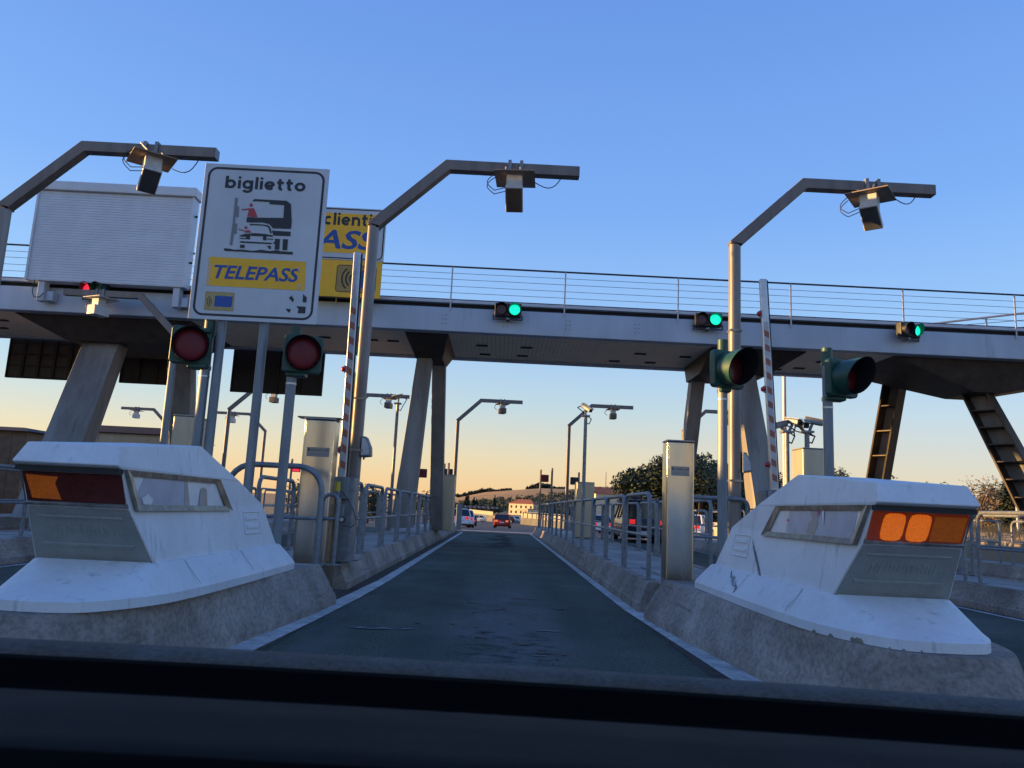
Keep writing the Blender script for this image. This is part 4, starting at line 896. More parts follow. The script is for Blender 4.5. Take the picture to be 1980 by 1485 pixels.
border(-4.78, -3.68, 6.88, 7.66, .09, .022, YY - .004, 'border_line', 'signb', cdp)
MB().box(-4.25, -3.76, YY - .006, YY - .004, 7.02, 7.52).build('card_symbol', 'signblue', cdp, world=True)
def warc(cx, cz, r, wd, Y, parent):
    n = 12; pts = [(cx - (r + s_ * wd / 2) * math.cos(rad(a)), Y, cz + (r + s_ * wd / 2) * math.sin(rad(a))) for s_, rg in ((1, range(n + 1)), (-1, range(n, -1, -1))) for a in [-48 + 96 * k / n for k in rg]]
    MB().prism(pts, (0, .001, 0)).build('wave_symbol', 'signb', parent, world=True)
for r in (.16, .27, .38): warc(-4.24, 7.27, r, .045, YY - .006, cdp)
for x in (-7.6, -4.0): MB().box(x - .06, x + .06, YY + .051, YY + .2, 6.4, 9.1).build('support', 'galvd', t, world=True)

# ------------------------------------------------------------------ lane signals on the bridge
def lane_signal(x, label, lit, yawd=0, Y=20.72):
    t = thing('lane_signal', label, 'traffic light', (x, Y, 6.45), rad(yawd), 'lane signals on the bridge')
    bx = MB().box(-.37, .37, 0, .2, .02, .40).build('housing', 'greend', t, bevel=.02)
    MB().tube([(-.4, .1, .08), (-.4, .1, -.05), (.4, .1, -.05), (.4, .1, .08)], .018, 5).build('bracket', 'cable', t)
    MB().box(-.05, .05, .05, .3, -.06, .0).build('mount', 'galvd', t)
    for cx, nm in ((-.185, 'red'), (.185, 'green')):
        on = lit == nm
        q = MB(); n = 20; r = .168; lo = [(math.cos(2 * math.pi * k / n), math.sin(2 * math.pi * k / n)) for k in range(n)]
        ls = [[(cx + c0 * r, -.002, .21 + s0 * r) for c0, s0 in lo], [(cx + c0 * r, -.06 - .14 * (1 + s0) / 2, .21 + s0 * r) for c0, s0 in lo], [(cx + c0 * (r - .01), -.06 - .14 * (1 + s0) / 2, .21 + s0 * (r - .01)) for c0, s0 in lo], [(cx + c0 * (r - .01), -.002, .21 + s0 * (r - .01)) for c0, s0 in lo]]
        q.ring(ls, cap=False).build('visor', 'greend' if nm == 'red' else 'green', bx, smooth=True)
        m = ('ledr' if nm == 'red' else 'ledg') if on else ('lensrd' if nm == 'red' else 'green')
        MB().cyl((cx, -.001, .21), (cx, -.028, .21), .152, .135, 20).build('lens', m, bx, smooth=True)
    return t
lane_signal(0.0, 'lane signal with lit green lamp above the open lane', 'green')
lane_signal(5.58, 'lane signal with lit green lamp beside the square post', 'green', -6)
lane_signal(11.25, 'lane signal with turned hood and green lamp, unlit red beside it', 'green', 22)
lane_signal(-11.45, 'lane signal glowing red under the ribbed display box', 'red', -14)

# ------------------------------------------------------------------ camera poles
def cctv(u, v, Y, label, heads, z0=HI, bu=None):
    p_ = P(u, v, Y); t = thing('camera_pole', label, 'security camera', (p_.x, Y, z0))
    MB().cyl((p_.x, Y, z0), (p_.x, Y, p_.z - .16), .052, .048, 12).build('pole', 'galv', t, world=True, smooth=True)
    MB().box(p_.x - .11, p_.x + .11, Y - .11, Y + .11, p_.z - .16, p_.z - .12).build('head_plate', 'galv', t, world=True)
    for az, tilt, dx, dz in heads:
        A = Matrix.Translation((p_.x + dx, Y, p_.z + dz)) @ Matrix.Rotation(rad(az), 4, 'Z') @ Matrix.Rotation(rad(tilt), 4, 'X')
        hd = MB().box(-.065, .065, -.2, .16, -.055, .06, A).build('camera_housing', 'galv', t, world=True, bevel=.02)
        MB().box(-.072, .072, -.235, .165, .063, .075, A).build('sun_shield', 'antw', hd, world=True, bevel=.004)
        MB().box(-.06, .06, -.206, -.2005, -.045, .05, A).build('camera_window', 'glass', hd, world=True)
        MB().cyl((p_.x + dx * .4, Y, p_.z - .13), A @ Vector((0, 0, -.06)), .03, n=8).build('camera_arm', 'galv', t, world=True)
        pts = [A @ Vector((0, .2, -.05)), A @ Vector((.05, .3, -.14)), Vector((p_.x + .16, Y, p_.z - .22)), Vector((p_.x + .1, Y, p_.z - .36)), Vector((p_.x + .04, Y, p_.z - .34))]
        MB().tube(pts, .014, 5).build('cable', 'cable', t, world=True, smooth=True)
    return t
cctv(770, 772, 24.6, 'grey pole camera standing beside the bridge leg', [(-40, 18, 0, .08)], HI)
cctv(1133, 795, 21.5, 'grey pole camera above the hoop rails, aimed down the next lane', [(48, 30, 0, .1)], HI)
cctv(1521, 822, 15.3, 'pole with two cameras turned away from each other', [(-60, 14, -.12, .0), (25, 10, .12, .08)], HI)
cctv(1560, 822, 15.3, 'pole with two cameras beside the sunlit metal cabinet', [(10, 10, -.12, .0), (72, 12, .12, .08)], HI)
p_ = P(1516, 735, 30); t = tag(MB().cyl((p_.x, 30, zg(30)), (p_.x, 30, 9.0), .09, .07, 12).build('lamp_pole', 'railw', smooth=True), 'plain tall sunlit pole rising behind the paired cameras', 'pole')

# ------------------------------------------------------------------ small signals and posts at the lane ends
def end_signal(u, v, Y, label, m='lensr', side=1, sz=.36, lit=False):
    p_ = P(u, v, Y); t = thing('exit_signal', label, 'traffic light', (p_.x, Y, HI), group='signals at the lane ends')
    px = p_.x - side * (sz * .62); MB().cyl((px, Y, HI), (px, Y, p_.z + .42), .05, n=8).build('pole', 'pole', t, world=True, smooth=True)
    b_ = MB().box(p_.x - sz / 2, p_.x + sz / 2, Y - .05, Y + .1, p_.z - sz / 2, p_.z + sz / 2).build('housing', 'greend', t, world=True, bevel=.02)
    MB().box(p_.x - sz * .44, p_.x + sz * .44, Y - .06, Y - .051, p_.z - sz * .42, p_.z + sz * .42).build('lens', m, b_, world=True)
    MB().box(min(px, p_.x), max(px, p_.x), Y + .0, Y + .04, p_.z + sz * .3, p_.z + sz * .38).build('bracket', 'greend', t, world=True)
end_signal(817, 915, 32, 'small red square signal behind the near bridge leg', 'lensr')
end_signal(1054, 925, 38.3, 'small dark red signal with its back to a second thin post')
end_signal(1110, 930, 37, 'small black signal in front of the dull beige cabinet', 'greend', -1)
end_signal(573, 905, 36, 'small lit red signal seen through the wide bent hoop', 'ledr')
end_signal(868, 914, 36.5, 'small dark signal bracketed to the distant antenna post', 'greend')
end_signal(1330, 944, 33, 'small dark red signal in front of the dark trees', 'lensrd')
for u, v, Y in ((1068, 905, 38.3), (868, 895, 35.5)):
    p_ = P(u, v, Y); tag(MB().cyl((p_.x, Y, HI), (p_.x, Y, p_.z), .05, n=8).build('thin_post', 'pole', smooth=True), 'thin bare brown post at the end of a traffic island', 'post', 'thin posts at the lane ends')
# lowered boom beyond the lane
a_ = P(893, 979, 46); c_ = P(963, 985, 46); t = thing('lowered_barrier', 'lowered red and white barrier boom beyond the end of the lane', 'barrier', (a_.x, 46, zg(46)))
bm_ = MB().box(a_.x, c_.x, 46, 46.05, a_.z - .06, a_.z + .06).build('boom', 'barw', t, world=True)
for k in range(8):
    x = a_.x + (c_.x - a_.x) * (k + .1) / 8; MB().prism([(x, 45.99, a_.z - .06), (x + .16, 45.99, a_.z - .06), (x + .1, 45.99, a_.z + .06), (x - .06, 45.99, a_.z + .06)], (0, .006, 0)).build('red_stripe', 'barr', bm_, world=True)
MB().box(a_.x - .3, a_.x + .02, 45.9, 46.2, zg(46), a_.z + .12).build('housing', 'galvd', t, world=True, bevel=.02)

# ------------------------------------------------------------------ vehicles
def car(x, y, rz, label, paint, L=4.2, Wd=1.76, Hh=1.47, van=False, glint='tail', z=None, rack=False):
    t = thing('parked_car' if False else 'car', label, 'car', (x, y, zg(y) if z is None else z), rz)
    hw = Wd / 2; belt = .92 if not van else 1.08; ch = .2
    # stations along y: rear at 0, front at L:   y, z0, z1, half width
    st_ = [(0.0, .42, belt - .1, hw * .9), (.06, .30, belt - .02, hw * .96), (.5, ch, belt, hw), (L * .5, ch, belt, hw), (L * .74, ch, belt - .02, hw), (L * .93, ch + .03, belt - .2, hw * .94), (L, .36, belt - .36, hw * .84)]
    if van: st_[-2] = (L * .94, ch, belt - .12, hw * .94); st_[-1] = (L, .36, belt - .3, hw * .86)
    loops = [[(-w_ * .93, yy, z0), (w_ * .93, yy, z0), (w_, yy, z0 + .12), (w_, yy, z1 - .1), (w_ * .95, yy, z1), (-w_ * .95, yy, z1), (-w_, yy, z1 - .1), (-w_, yy, z0 + .12)] for yy, z0, z1, w_ in st_]
    b = MB().ring(loops).build('body', paint, t, smooth=True, bevel=0)
    g0, g1, g2, g3 = (.10, .42, L * .50, L * .72) if not van else (.04, .16, L * .62, L * .84)
    rw = hw * .78
    gl = [[(-hw * .93, g0, belt - .03), (hw * .93, g0, belt - .03), (hw * .93, g3, belt - .03), (-hw * .93, g3, belt - .03)], [(-rw, g1, Hh - .05), (rw, g1, Hh - .05), (rw, g2, Hh - .05), (-rw, g2, Hh - .05)]]
    c_ = MB().hexa(gl[0], gl[1]).build('greenhouse', 'glass', t)
    MB().hexa([(-rw - .02, g1 - .03, Hh - .06), (rw + .02, g1 - .03, Hh - .06), (rw + .02, g2 + .03, Hh - .06), (-rw - .02, g2 + .03, Hh - .06)], [(-rw * .9, g1 + .1, Hh), (rw * .9, g1 + .1, Hh), (rw * .9, g2 - .15, Hh), (-rw * .9, g2 - .15, Hh)]).build('roof', paint, t, bevel=.01)
    for s_ in (-1, 1):
        for (ya, yb) in ((g0, g1), (g3, g2), ((g0 + g3) * .46, (g1 + g2) * .48)) + (((g0 + g3) * .72, (g1 + g2) * .72),) * (1 if van else 0):
            MB().tube([(s_ * hw * .935, ya, belt - .04), (s_ * (rw + .005), yb, Hh - .04)], .045, 5).build('pillar', paint, t)
        for yy in (L * .19, L * .81):
            wl = MB().cyl((s_ * (hw - .2), yy, .31), (s_ * (hw + .005), yy, .31), .31, n=20).build('wheel', 'tyre', t, smooth=True)
            MB().cyl((s_ * (hw - .02), yy, .31), (s_ * (hw + .012), yy, .31), .2, n=16).build('rim', 'rim', wl, smooth=True)
        MB().box(s_ * hw * .62 - .13, s_ * hw * .62 + .13 + 0, -.015, .06, belt - .26, belt - .06).build('tail_lamp', glint, t, bevel=.01)
        MB().box(s_ * (hw + .09) - .08, s_ * (hw + .09) + .08, L * .66, L * .69, belt - .02, belt + .1).build('mirror', paint, t, bevel=.02)
    MB().box(-hw * .9, hw * .9, -.06, .12, .3, .52).build('bumper', paint if not van else 'cardark', t, bevel=.03)
    MB().box(-.26, .26, -.072, -.062, .56 if not van else .42, .67 if not van else .53).build('number_plate', 'numplate', t)
    MB().hexa([(-rw * .94, g0 + .005, belt + .02), (rw * .94, g0 + .005, belt + .02), (rw * .94, g0 + .02, belt + .02), (-rw * .94, g0 + .02, belt + .02)], [(-rw * .86, g1 - .06, Hh - .12), (rw * .86, g1 - .06, Hh - .12), (rw * .86, g1 - .04, Hh - .12), (-rw * .86, g1 - .04, Hh - .12)]).build('rear_window', 'glass', t)
    if rack:
        for s_ in (-1, 1): MB().tube([(s_ * rw * .85, g1 + .1, Hh + .07), (s_ * rw * .85, g2, Hh + .07)], .02, 5).build('roof_rail', 'cable', t)
        for yy in (g1 + .4, g2 - .5): MB().box(-rw * .95, rw * .95, yy, yy + .05, Hh + .075, Hh + .105).build('cross_bar', 'cable', t)
        for k in range(4): MB().box(-.5 + k * .27, -.36 + k * .27, g1 + .2, g1 + 1.2, Hh + .11, Hh + .2).build('roof_load', 'cardark', t, bevel=.03)
    return t
q = P(970, 1015, 83); car(q.x, 82, rad(-3), 'red hatchback driving off beyond the end of the lane', 'carred', glint='tailg')
q = P(898, 1005, 66); car(q.x, 66, rad(6), 'white car leaving beside the last hoop rails', 'carwhite')
q = P(888, 1003, 60); car(q.x, 61, rad(6), 'second white car half hidden by the last hoop rails', 'carwhite')
q = P(909, 993, 100); car(q.x, 104, rad(10), 'dark car ahead of the two white cars', 'cardark', z=zg(104))
q = P(976, 994, 128); car(q.x, 128, rad(0), 'dark car far ahead of the red hatchback', 'cardark', z=zg(128) + .35)
t_ = car(6.55, 34.5, rad(-2), 'dark van with roof load waiting in the next lane', 'cardark', L=4.9, Wd=1.92, Hh=1.92, van=True, rack=True)
q = P(1375, 1012, 40); car(q.x, 45, rad(-25), 'white car with red tail lamp seen past the dented cabinet', 'carwhite')
q = P(975, 985, 190)
for k, (u, Y, m, lb) in enumerate(((1165, 60, 'carwhite', 'pale car behind the hoop rails before the van'), (600, 48, 'carwhite', 'white car seen through the hoops behind the sign posts'))):
    q = P(u, 1000, Y); car(q.x, Y, rad(8), lb, m)

# ------------------------------------------------------------------ buildings
def block(x0, x1, y0, y1, z1, label, m, name='toll_building', roof='roofd', z0=-.02, over=.25, rise=.3, panels=0, nwin=0, cat='building'):
    t = thing(name, label, cat, ((x0 + x1) / 2, (y0 + y1) / 2, z0))
    wl = MB().box(x0, x1, y0, y1, z0, z1).build('wall', m, t, world=True, bevel=.02)
    rf = MB().hexa([(x0 - over, y0 - over, z1 + .002), (x1 + over, y0 - over, z1 + .002), (x1 + over, y1 + over, z1 + .002), (x0 - over, y1 + over, z1 + .002)], [(x0 + .4, y0 + .4, z1 + rise), (x1 - .4, y0 + .4, z1 + rise), (x1 - .4, y1 - .4, z1 + rise), (x0 + .4, y1 - .4, z1 + rise)]).build('roof', roof, t, world=True)
    for k in range(panels): 
        x = x0 + (x1 - x0) * (k + .5) / panels; wd = (x1 - x0) / panels * .48
        MB().box(x - wd, x + wd, y0 - .02, y0 - .001, z0 + .1, z1 - .08).build('wall_panel', m, wl, world=True, bevel=.006)
    for k in range(nwin):
        x = x0 + (x1 - x0) * (k + .5) / nwin; wf = MB().box(x - .55, x + .55, y0 - .05, y0 - .022, z0 + 1.0, z0 + 2.1).build('window', 'galvd', t, world=True)
        MB().box(x - .48, x + .48, y0 - .056, y0 - .051, z0 + 1.07, z0 + 2.03).build('pane', 'glass', wf, world=True)
    return t
a_ = P(160, 836, 27); c_ = P(318, 848, 27); block(a_.x, c_.x, 27, 31, P(240, 838, 27).z, 'cream panelled cabin with dark low roof behind the white housing', 'cream', 'office_cabin', rise=.28, panels=5, nwin=3)
a_ = P(-160, 826, 34); c_ = P(52, 838, 34); block(a_.x, c_.x, 34, 40, P(20, 833, 34).z, 'brown clad service building behind the hoop rails', 'brick', 'service_building', rise=.2, panels=8)
block(-36, -26, -30, 33, 3.6, 'unseen long low block added to shade the near lanes', 'brick', 'shade_block', rise=.2, panels=0)  # added out of view to keep the low sun off the near lanes
# house in the valley
YH = 460.0; a_ = P(986, 990, YH); zb = -1.8; SC = YH / PF
hx0, hx1 = P(986, 985, YH).x, P(1038, 985, YH).x
t = thing('farmhouse', 'cream farmhouse with red tiled hipped roof in the valley', 'house', ((hx0 + hx1) / 2, YH, zb))
A = Matrix.Translation((hx0 + 8.6, YH + 4, zb)) @ Matrix.Rotation(rad(-28), 4, 'Z')
ww = MB().box(-8, 8, -4.6, 4.6, 0, 6.6, A).build('wall', 'wally', t, world=True)
MB().add([A @ Vector(p) for p in ((-8.5, -5.1, 6.6), (8.5, -5.1, 6.6), (8.5, 5.1, 6.6), (-8.5, 5.1, 6.6), (-4.2, 0, 9.3), (4.2, 0, 9.3))], [(0, 1, 5, 4), (1, 2, 5), (2, 3, 4, 5), (3, 0, 4), (3, 2, 1, 0)]).build('roof', 'terra', t, world=True)
for k in range(5):
    for z in (.9, 4.0):
        x = -6.4 + k * 3.2; wf = MB().box(x - .55, x + .55, -4.68, -4.605, z, z + 1.6, A).build('window', 'brick', t, world=True); MB().box(x - .42, x + .42, -4.72, -4.685, z + .12, z + 1.48, A).build('pane', 'glass', wf, world=True)
for k in range(2): wf = MB().box(8.005, 8.08, -2.6 + k * 4, -1.5 + k * 4, 3.9, 5.5, A).build('window', 'brick', t, world=True)
bl = MB().box(-3.5, 4.5, -6.2, -4.8, 3.2, 3.4, A).build('balcony', 'walls', t, world=True)
t = thing('farm_annex', 'low cream annex with terrace in front of the farmhouse', 'house', (hx1 - 1, YH - 8, zb)); MB().box(hx0 + 10, hx1 + 1.5, YH - 11, YH - 6.5, zb, zb + 3.6).build('wall', 'wally', t, world=True)
MB().box(hx0 + 9.8, hx1 + 1.7, YH - 11.2, YH - 6.3, zb + 3.602, zb + 3.9).build('roof', 'terra', t, world=True); MB().box(hx0 + 12, hx0 + 13.4, YH - 11.06, YH - 11.01, zb + .1, zb + 2.3).build('door', 'brick', t, world=True)
q = P(1100, 968, 380); t = thing('shed', 'low red roofed shed on the slope behind the beige cabinet', 'shed', (q.x, 380, q.z - 5)); q = P(1190, 942, 240)
x_ = q.x; MB().box(x_ - 6, x_ + 6, 240, 248, -1.8, q.z - 2.2).build('wall', 'wally', t, world=True)
MB().add([(x_ - 6.6, 239.5, q.z - 2.2), (x_ + 6.6, 239.5, q.z - 2.2), (x_ + 6.6, 248.5, q.z - 2.2), (x_ - 6.6, 248.5, q.z - 2.2), (x_ - 6.6, 244, q.z), (x_ + 6.6, 244, q.z)], [(0, 1, 5, 4), (2, 3, 4, 5), (1, 2, 5), (3, 0, 4), (3, 2, 1, 0)]).build('roof', 'terra', t, world=True)
t.location = (x_, 244, -1.8)
for ch in t.children: ch.matrix_parent_inverse = Matrix.Translation(Vector((P(1100, 968, 380).x, 380, P(1100, 968, 380).z - 5)) - t.location)

# road parapets that curve away into the valley
def parapet(pts, hgt, label, posts=True):
    w0 = [Vector((p.x, p.y, p.z)) for p in pts]; t = thing('road_parapet', label, 'parapet', w0[0]); q = MB()
    for a_, b_ in zip(w0, w0[1:]): q.hexa([a_, b_, b_ + Vector((0, .4, 0)), a_ + Vector((0, .4, 0))], [a_ + Vector((0, 0, hgt)), b_ + Vector((0, 0, hgt)), b_ + Vector((0, .4, hgt)), a_ + Vector((0, .4, hgt))])
    q.build('wall', 'parapet', t, world=True)
    q = MB()
    for a_, b_ in zip(w0, w0[1:]): q.hexa([(p.x, p.y + dy, -1.85) for p, dy in ((a_, -.3), (b_, -.3), (b_, 4), (a_, 4))], [(p.x, p.y + dy, p.z) for p, dy in ((a_, -.1), (b_, -.1), (b_, 3), (a_, 3))])
    q.build('embankment', 'asphalt', t, world=True)
    if posts:
        for a_, b_ in zip(w0, w0[1:]):
            for k in range(9): p_ = a_.lerp(b_, (k + .5) / 9); MB().box(p_.x - .15, p_.x + .15, p_.y - .12, p_.y - .01, p_.z, p_.z + hgt + .25).build('post', 'galvd', t, world=True)
        MB().tube([p + Vector((0, -.06, hgt + .3)) for p in w0], .08, 5).build('rail', 'galvd', t, world=True)
parapet([Vector((P(893, 985, 210).x, 210, .0)), Vector((P(953, 993, 180).x, 180, -.35))], .85, 'sunlit concrete parapet curving away beyond the lowered boom', False)
parapet([Vector((P(1008, 995, 165).x, 165, -.35)), Vector((P(1095, 1003, 140).x, 140, -.55))], .9, 'sunlit parapet with steel rail leading away by the farmhouse')
parapet([Vector((P(890, 982, 260).x, 260, -1.8)), Vector((P(1090, 990, 240).x, 240, -1.8))], .7, 'pale far parapet running below the hillside', False)
rd = MB(); rd.add([(-40, 131.9, -1.79), (40, 131.9, -1.79), (20, 240, -1.79), (-60, 300, -1.79)], [(0, 1, 2, 3)]); struct(rd.build('valley_road', 'asphalt'))
for k, (u, Y) in enumerate(((940, 170), (997, 175), (1008, 185), (945, 205))):
    q = P(u, 990, Y); car(q.x, Y, rad(80), ('tiny white car on the valley road behind the lowered boom', 'tiny dark car on the valley road below the farmhouse', 'tiny pale car beside the dark one below the farmhouse', 'tiny dark car ahead of the white one on the valley road')[k], 'carwhite' if k % 2 == 0 else 'cardark', z=-1.79)

# ------------------------------------------------------------------ vegetation
def crown_mesh(clumps, n, size, m, parent, stretch=(1, 1, 1), name='crown'):
    vs, fs = [], []
    tot = sum(r ** 2 for c, r in clumps)
    for c, r in clumps:
        k = max(6, int(n * r ** 2 / tot))
        for _ in range(k):
            d = Vector((random.gauss(0, 1), random.gauss(0, 1), random.gauss(0, 1))).normalized() * r * (random.random() ** .4)
            p = Vector(c) + Vector((d.x * stretch[0], d.y * stretch[1], d.z * stretch[2]))
            a1 = Vector((random.gauss(0, 1), random.gauss(0, 1), random.gauss(0, 1))).normalized(); a2 = a1.orthogonal().normalized(); s_ = size * random.uniform(.55, 1.35)
            o = len(vs); vs += [p - a1 * s_, p + a2 * s_ * .55, p + a1 * s_, p - a2 * s_ * .55]; fs.append((o, o + 1, o + 2, o + 3))
    me = bpy.data.meshes.new(name); off = Vector(parent.location); me.from_pydata([v - off for v in vs], [], fs); me.materials.append(M[m])
    o = bpy.data.objects.new(name, me); COL.objects.link(o); o.parent = parent; return o
def tree(x, y, z0, hgt, wid, label, m='leaf', n=2600, name='tree', size=None, group=None, trunk_f=.35, kind='round'):
    t = thing(name, label, 'tree', (x, y, z0), group=group); q = MB(); cl = []
    r0 = hgt * .028
    if kind == 'cypress':
        q.tube([(x, y, z0), (x, y, z0 + hgt * .9)], [r0, r0 * .2], 7)
        for k in range(26): f = k / 25; rr_ = wid / 2 * (math.sin(min(1, f * 2.2 + .25) * 1.57) * (1 - f ** 2.2) + .05); cl.append(((x + random.uniform(-.2, .2) * rr_, y, z0 + hgt * (.06 + .93 * f)), max(.12, rr_ * .8)))
    else:
        top = Vector((x + random.uniform(-.06, .06) * hgt, y, z0 + hgt * .62)); q.tube([(x, y, z0), (x + .01 * hgt, y, z0 + hgt * trunk_f), top], [r0, r0 * .8, r0 * .3], 7)
        for k in range(13):
            an = random.uniform(0, 6.28); f = random.uniform(.35, 1.0); rr_ = wid / 2 * random.uniform(.45, .8); zz_ = z0 + hgt * random.uniform(trunk_f + .02, .86)
            e = Vector((x + math.cos(an) * rr_ * f, y + math.sin(an) * rr_ * f, zz_)); q.tube([(x, y, z0 + hgt * random.uniform(trunk_f * .8, .55)), e], [r0 * .45, r0 * .12], 5)
            cl.append((e, wid * random.uniform(.14, .25)))
        for k in range(4): cl.append(((x + random.uniform(-.15, .15) * wid, y, z0 + hgt * random.uniform(.7, .92)), wid * random.uniform(.12, .2)))
    q.build('trunk', 'bark', t, world=True, smooth=True)
    crown_mesh(cl, n, size or hgt * .028, m, t); return t
TG = 'dark trees behind the far lanes'
for u, top, Y, wd in ((1246, 905, 72, 6.5), (1290, 890, 70, 7.5), (1352, 884, 68, 7.5), (1400, 895, 74, 6.5), (1450, 905, 76, 6), (1380, 900, 84, 8), (1320, 905, 82, 8), (1265, 912, 84, 7)):
    a_ = P(u, top, Y); b0 = zg(Y) + .3; tree(a_.x, Y, b0 - .3, a_.z - b0 + .3, wd, 'dark broadleaf tree in the clump behind the waiting van', n=6500, size=.19, group=TG, trunk_f=.22)
for u, top, Y, wd in ((1500, 898, 80, 5), (1616, 893, 80, 4.5)):
    a_ = P(u, top, Y); tree(a_.x, Y, zg(Y) - .03, a_.z - zg(Y), wd, 'dark tree glimpsed behind the paired camera poles', n=1600, size=.16, group='trees behind the cameras')
BZ = 1.3    # bank beyond the far lane
a_ = P(1712, 930, 75); tree(a_.x, 75, .0, a_.z + .4, 5, 'low dark tree peeping over the amber-lit housing', n=900, size=.16)
a_ = P(1812, 934, 75); tree(a_.x, 75, .0, a_.z, 4, 'small dark treetop just above the amber-lit housing', n=700, size=.16)
a_ = P(1893, 916, 44); tree(a_.x, 44, 1.0, a_.z - 1.0, 3.0, 'half bare autumn tree on the dry bank', m='leafb', n=900, size=.075, trunk_f=.2)
a_ = P(1946, 893, 46); tree(a_.x, 46, 1.0, a_.z - 1.0, 1.5, 'slim dark cypress on the dry bank', m='leafc', n=3000, size=.10, kind='cypress')
for u, top, Y, wd in ((1925, 938, 52, 3.6), (1972, 930, 54, 4), (1908, 945, 50, 3)):
    a_ = P(u, top, Y); tree(a_.x, Y, 1.0, a_.z - 1.0, wd, 'scrubby olive bush beside the cypress', m='leafb' if u < 1920 else 'leaf', n=900, size=.12, name='bush', group='bushes on the bank', trunk_f=.1)
for u, top, Y, wd in ((716, 935, 62, 3.5), (590, 925, 62, 4), (826, 950, 70, 4)):
    a_ = P(u, top, Y); tree(a_.x, Y, zg(Y) - .03, a_.z - zg(Y), wd, 'small leafy tree seen through the hoop rails', n=900, size=.13, group='small trees behind the hoops', trunk_f=.2)
# dry bank on the far side
bk = MB(); prof = [(16.5, .0), (19, .25), (22, .85), (25, 1.15), (60, 1.3)]
yy = [18 + 4 * k for k in range(20)]
bk.add([(x + random.uniform(-.3, .3), y, z + random.uniform(-.08, .08) * (z > 0)) for y in yy for x, z in prof], [(j * 5 + i, j * 5 + i + 1, (j + 1) * 5 + i + 1, (j + 1) * 5 + i) for j in range(19) for i in range(4)])
struct(bk.build('bank', 'grass', smooth=True))
gv, gf = [], []
for _ in range(9000):
    x = random.uniform(18, 40); y = random.uniform(19, 60); z = .1 + (1.1 if x > 24 else (x - 18) * .17); hg = random.uniform(.15, .55); dx, dy = random.gauss(0, .12), random.gauss(0, .12); o = len(gv)
    gv += [(x - .025, y, z - .1), (x + .025, y, z - .1), (x + dx, y + dy, z + hg)]; gf.append((o, o + 1, o + 2))
me = bpy.data.meshes.new('dry_grass'); me.from_pydata(gv, [], gf); me.materials.append(M['grass']); o = bpy.data.objects.new('dry_grass', me); COL.objects.link(o); o['kind'] = 'stuff'; o['label'] = 'tall dry yellow grass on the bank'; o['category'] = 'grass'
# wire fence post with brace on the bank
p_ = P(1965, 950, 38); t = thing('fence_post', 'white fence post with slanting brace on the dry bank', 'post', (p_.x, 38, 1.1)); zt = P(1963, 948, 38).z
MB().box(p_.x - .05, p_.x + .05, 37.95, 38.05, 1.0, zt).build('upright', 'railw', t, world=True); MB().tube([(p_.x, 38, zt - .5), (p_.x + 1.1, 38, 1.1)], .04, 5).build('brace', 'railw', t, world=True)
for k in range(4): MB().tube([(p_.x - 5, 38, 1.35 + k * .3), (p_.x + 6, 38, 1.35 + k * .3)], .008, 4).build('wire', 'wire', t, world=True)
# sunlit pale wall along the far lane
t = tag(MB().box(15.6, 15.85, 12, 60, 0, .95).build('boundary_wall', 'parapet', bevel=.02), 'low pale boundary wall at the foot of the dry bank', 'wall')
# olive grove and hilltop woods
def grove(name, spots, m, label, per=26, sz=.9):
    vs, fs = [], []
    for x, y, r in spots:
        z = zh(x, y)
        for _ in range(per):
            d = Vector((random.gauss(0, 1), random.gauss(0, 1), random.gauss(0, 1))).normalized() * r * random.random() ** .35; p = Vector((x, y, z + r * .75)) + Vector((d.x, d.y, d.z * .75))
            a1 = Vector((random.gauss(0, 1), random.gauss(0, 1), random.gauss(0, 1))).normalized(); a2 = a1.orthogonal().normalized(); s_ = sz * random.uniform(.5, 1.3); o = len(vs)
            vs += [p - a1 * s_, p + a2 * s_ * .7, p + a1 * s_, p - a2 * s_ * .7]; fs.append((o, o + 1, o + 2, o + 3))
    me = bpy.data.meshes.new(name); me.from_pydata(vs, [], fs); me.materials.append(M[m]); o = bpy.data.objects.new(name, me); COL.objects.link(o); o['kind'] = 'stuff'; o['label'] = label; o['category'] = 'wood'
sp = []
while len(sp) < 2600:
    x = random.uniform(-60, 420); y = random.uniform(600, 1180); u = 964 + x / y * PF; lim = 972 - (u - 925) * .105
    v = 984 + .047 * (u - 964) - (zh(x, y) - 1.2) / y * PF
    if v > lim + 1.5: sp.append((x, y, random.uniform(2.0, 4.2)))
grove('olive_grove', sp, 'leafo', 'olive grove covering the lower hillside', 26, 1.0)
sp = [(random.gauss(-38, 14), random.uniform(1195, 1230), random.uniform(3, 6)) for _ in range(34)] + [(random.gauss(62, 9), random.uniform(1195, 1225), random.uniform(3.5, 7)) for _ in range(34)] + [(random.uniform(-130, 20), random.uniform(1200, 1230), random.uniform(2.5, 4.5)) for _ in range(40)] + [(random.uniform(80, 110), random.uniform(1200, 1230), random.uniform(2, 3)) for _ in range(12)]
grove('hilltop_wood', sp, 'leafc', 'dark wood along the hilltop', 90, 1.5)
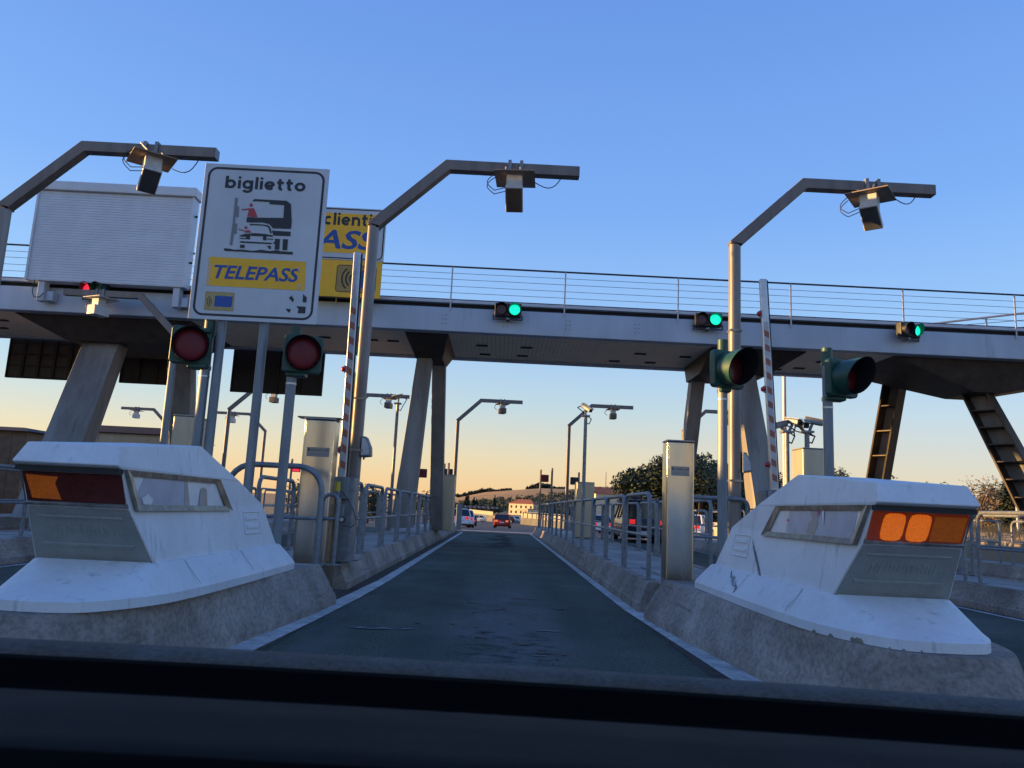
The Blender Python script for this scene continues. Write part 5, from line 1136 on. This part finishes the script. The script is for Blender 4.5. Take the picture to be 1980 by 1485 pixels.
sp = [(random.uniform(-60, 120), random.uniform(500, 600), random.uniform(2.5, 4.5)) for _ in range(70)]
grove('valley_scrub', [(x, y, r) for x, y, r in sp if not (0 < x < 30)], 'leaf', 'dark scrub on the valley floor', 80, 1.0)
for u, hgt in ((904, 13), (900, 11), (916, 10), (956, 12), (921, 9)):
    a_ = P(u, 980, 520); tree(a_.x, 520, -1.8, hgt, 3.6 if u != 956 else 3.0, 'tall dark cypress on the valley floor before the hillside', m='leafc', n=900, size=.55, kind='cypress', group='valley cypresses')
# far masts
for u, v in ((1172, 912), (1190, 920), (1217, 912)):
    a_ = P(u, v, 300); tag(MB().cyl((a_.x, 300, -1.8), (a_.x, 300, a_.z), .3, .12, 6).build('far_mast', 'pole'), 'thin far mast standing beyond the red roofed shed', 'mast', 'far masts')

# ------------------------------------------------------------------ dashboard of the car the view is from
t = thing('car_dashboard', 'dark dashboard top of the car at the foot of the view', 'dashboard', (0, .6, .9))
tl = .015                                # slight slope across
def sheet(rows, m, name, parent, n=17, X=1.3):
    q = MB(); vs = []
    for y, z in rows:
        for i in range(n): x = -X + 2 * X * i / (n - 1); vs.append((x, y - .05 * x * x, z - tl * 1.0 * x - .0 * x * x))
    R_ = len(rows); q.add(vs, [(j * n + i, j * n + i + 1, (j + 1) * n + i + 1, (j + 1) * n + i) for j in range(R_ - 1) for i in range(n - 1)])
    o = q.build(name, m, parent, world=True, smooth=True); sd = o.modifiers.new('thickness', 'SOLIDIFY'); sd.thickness = .006; sd.offset = -1; return o
sheet([(.30, .80), (.40, .95), (.47, 1.022), (.52, 1.0345)], 'dashb', 'lower_trim', t)
sheet([(.522, 1.034), (.60, 1.022), (.70, 1.010), (.80, 1.000)], 'dash', 'pad', t)
sheet([(.802, .9985), (.82, .985), (.84, .955), (1.02, .955), (1.05, .975), (1.08, .974)], 'dashb', 'front_edge', t)
sheet([(1.084, .974), (1.12, .981), (1.16, .979), (1.30, .94)], 'screenrefl', 'reflection_strip', t)  # opaque strip; the dash's reflection in the windscreen is put into its colour
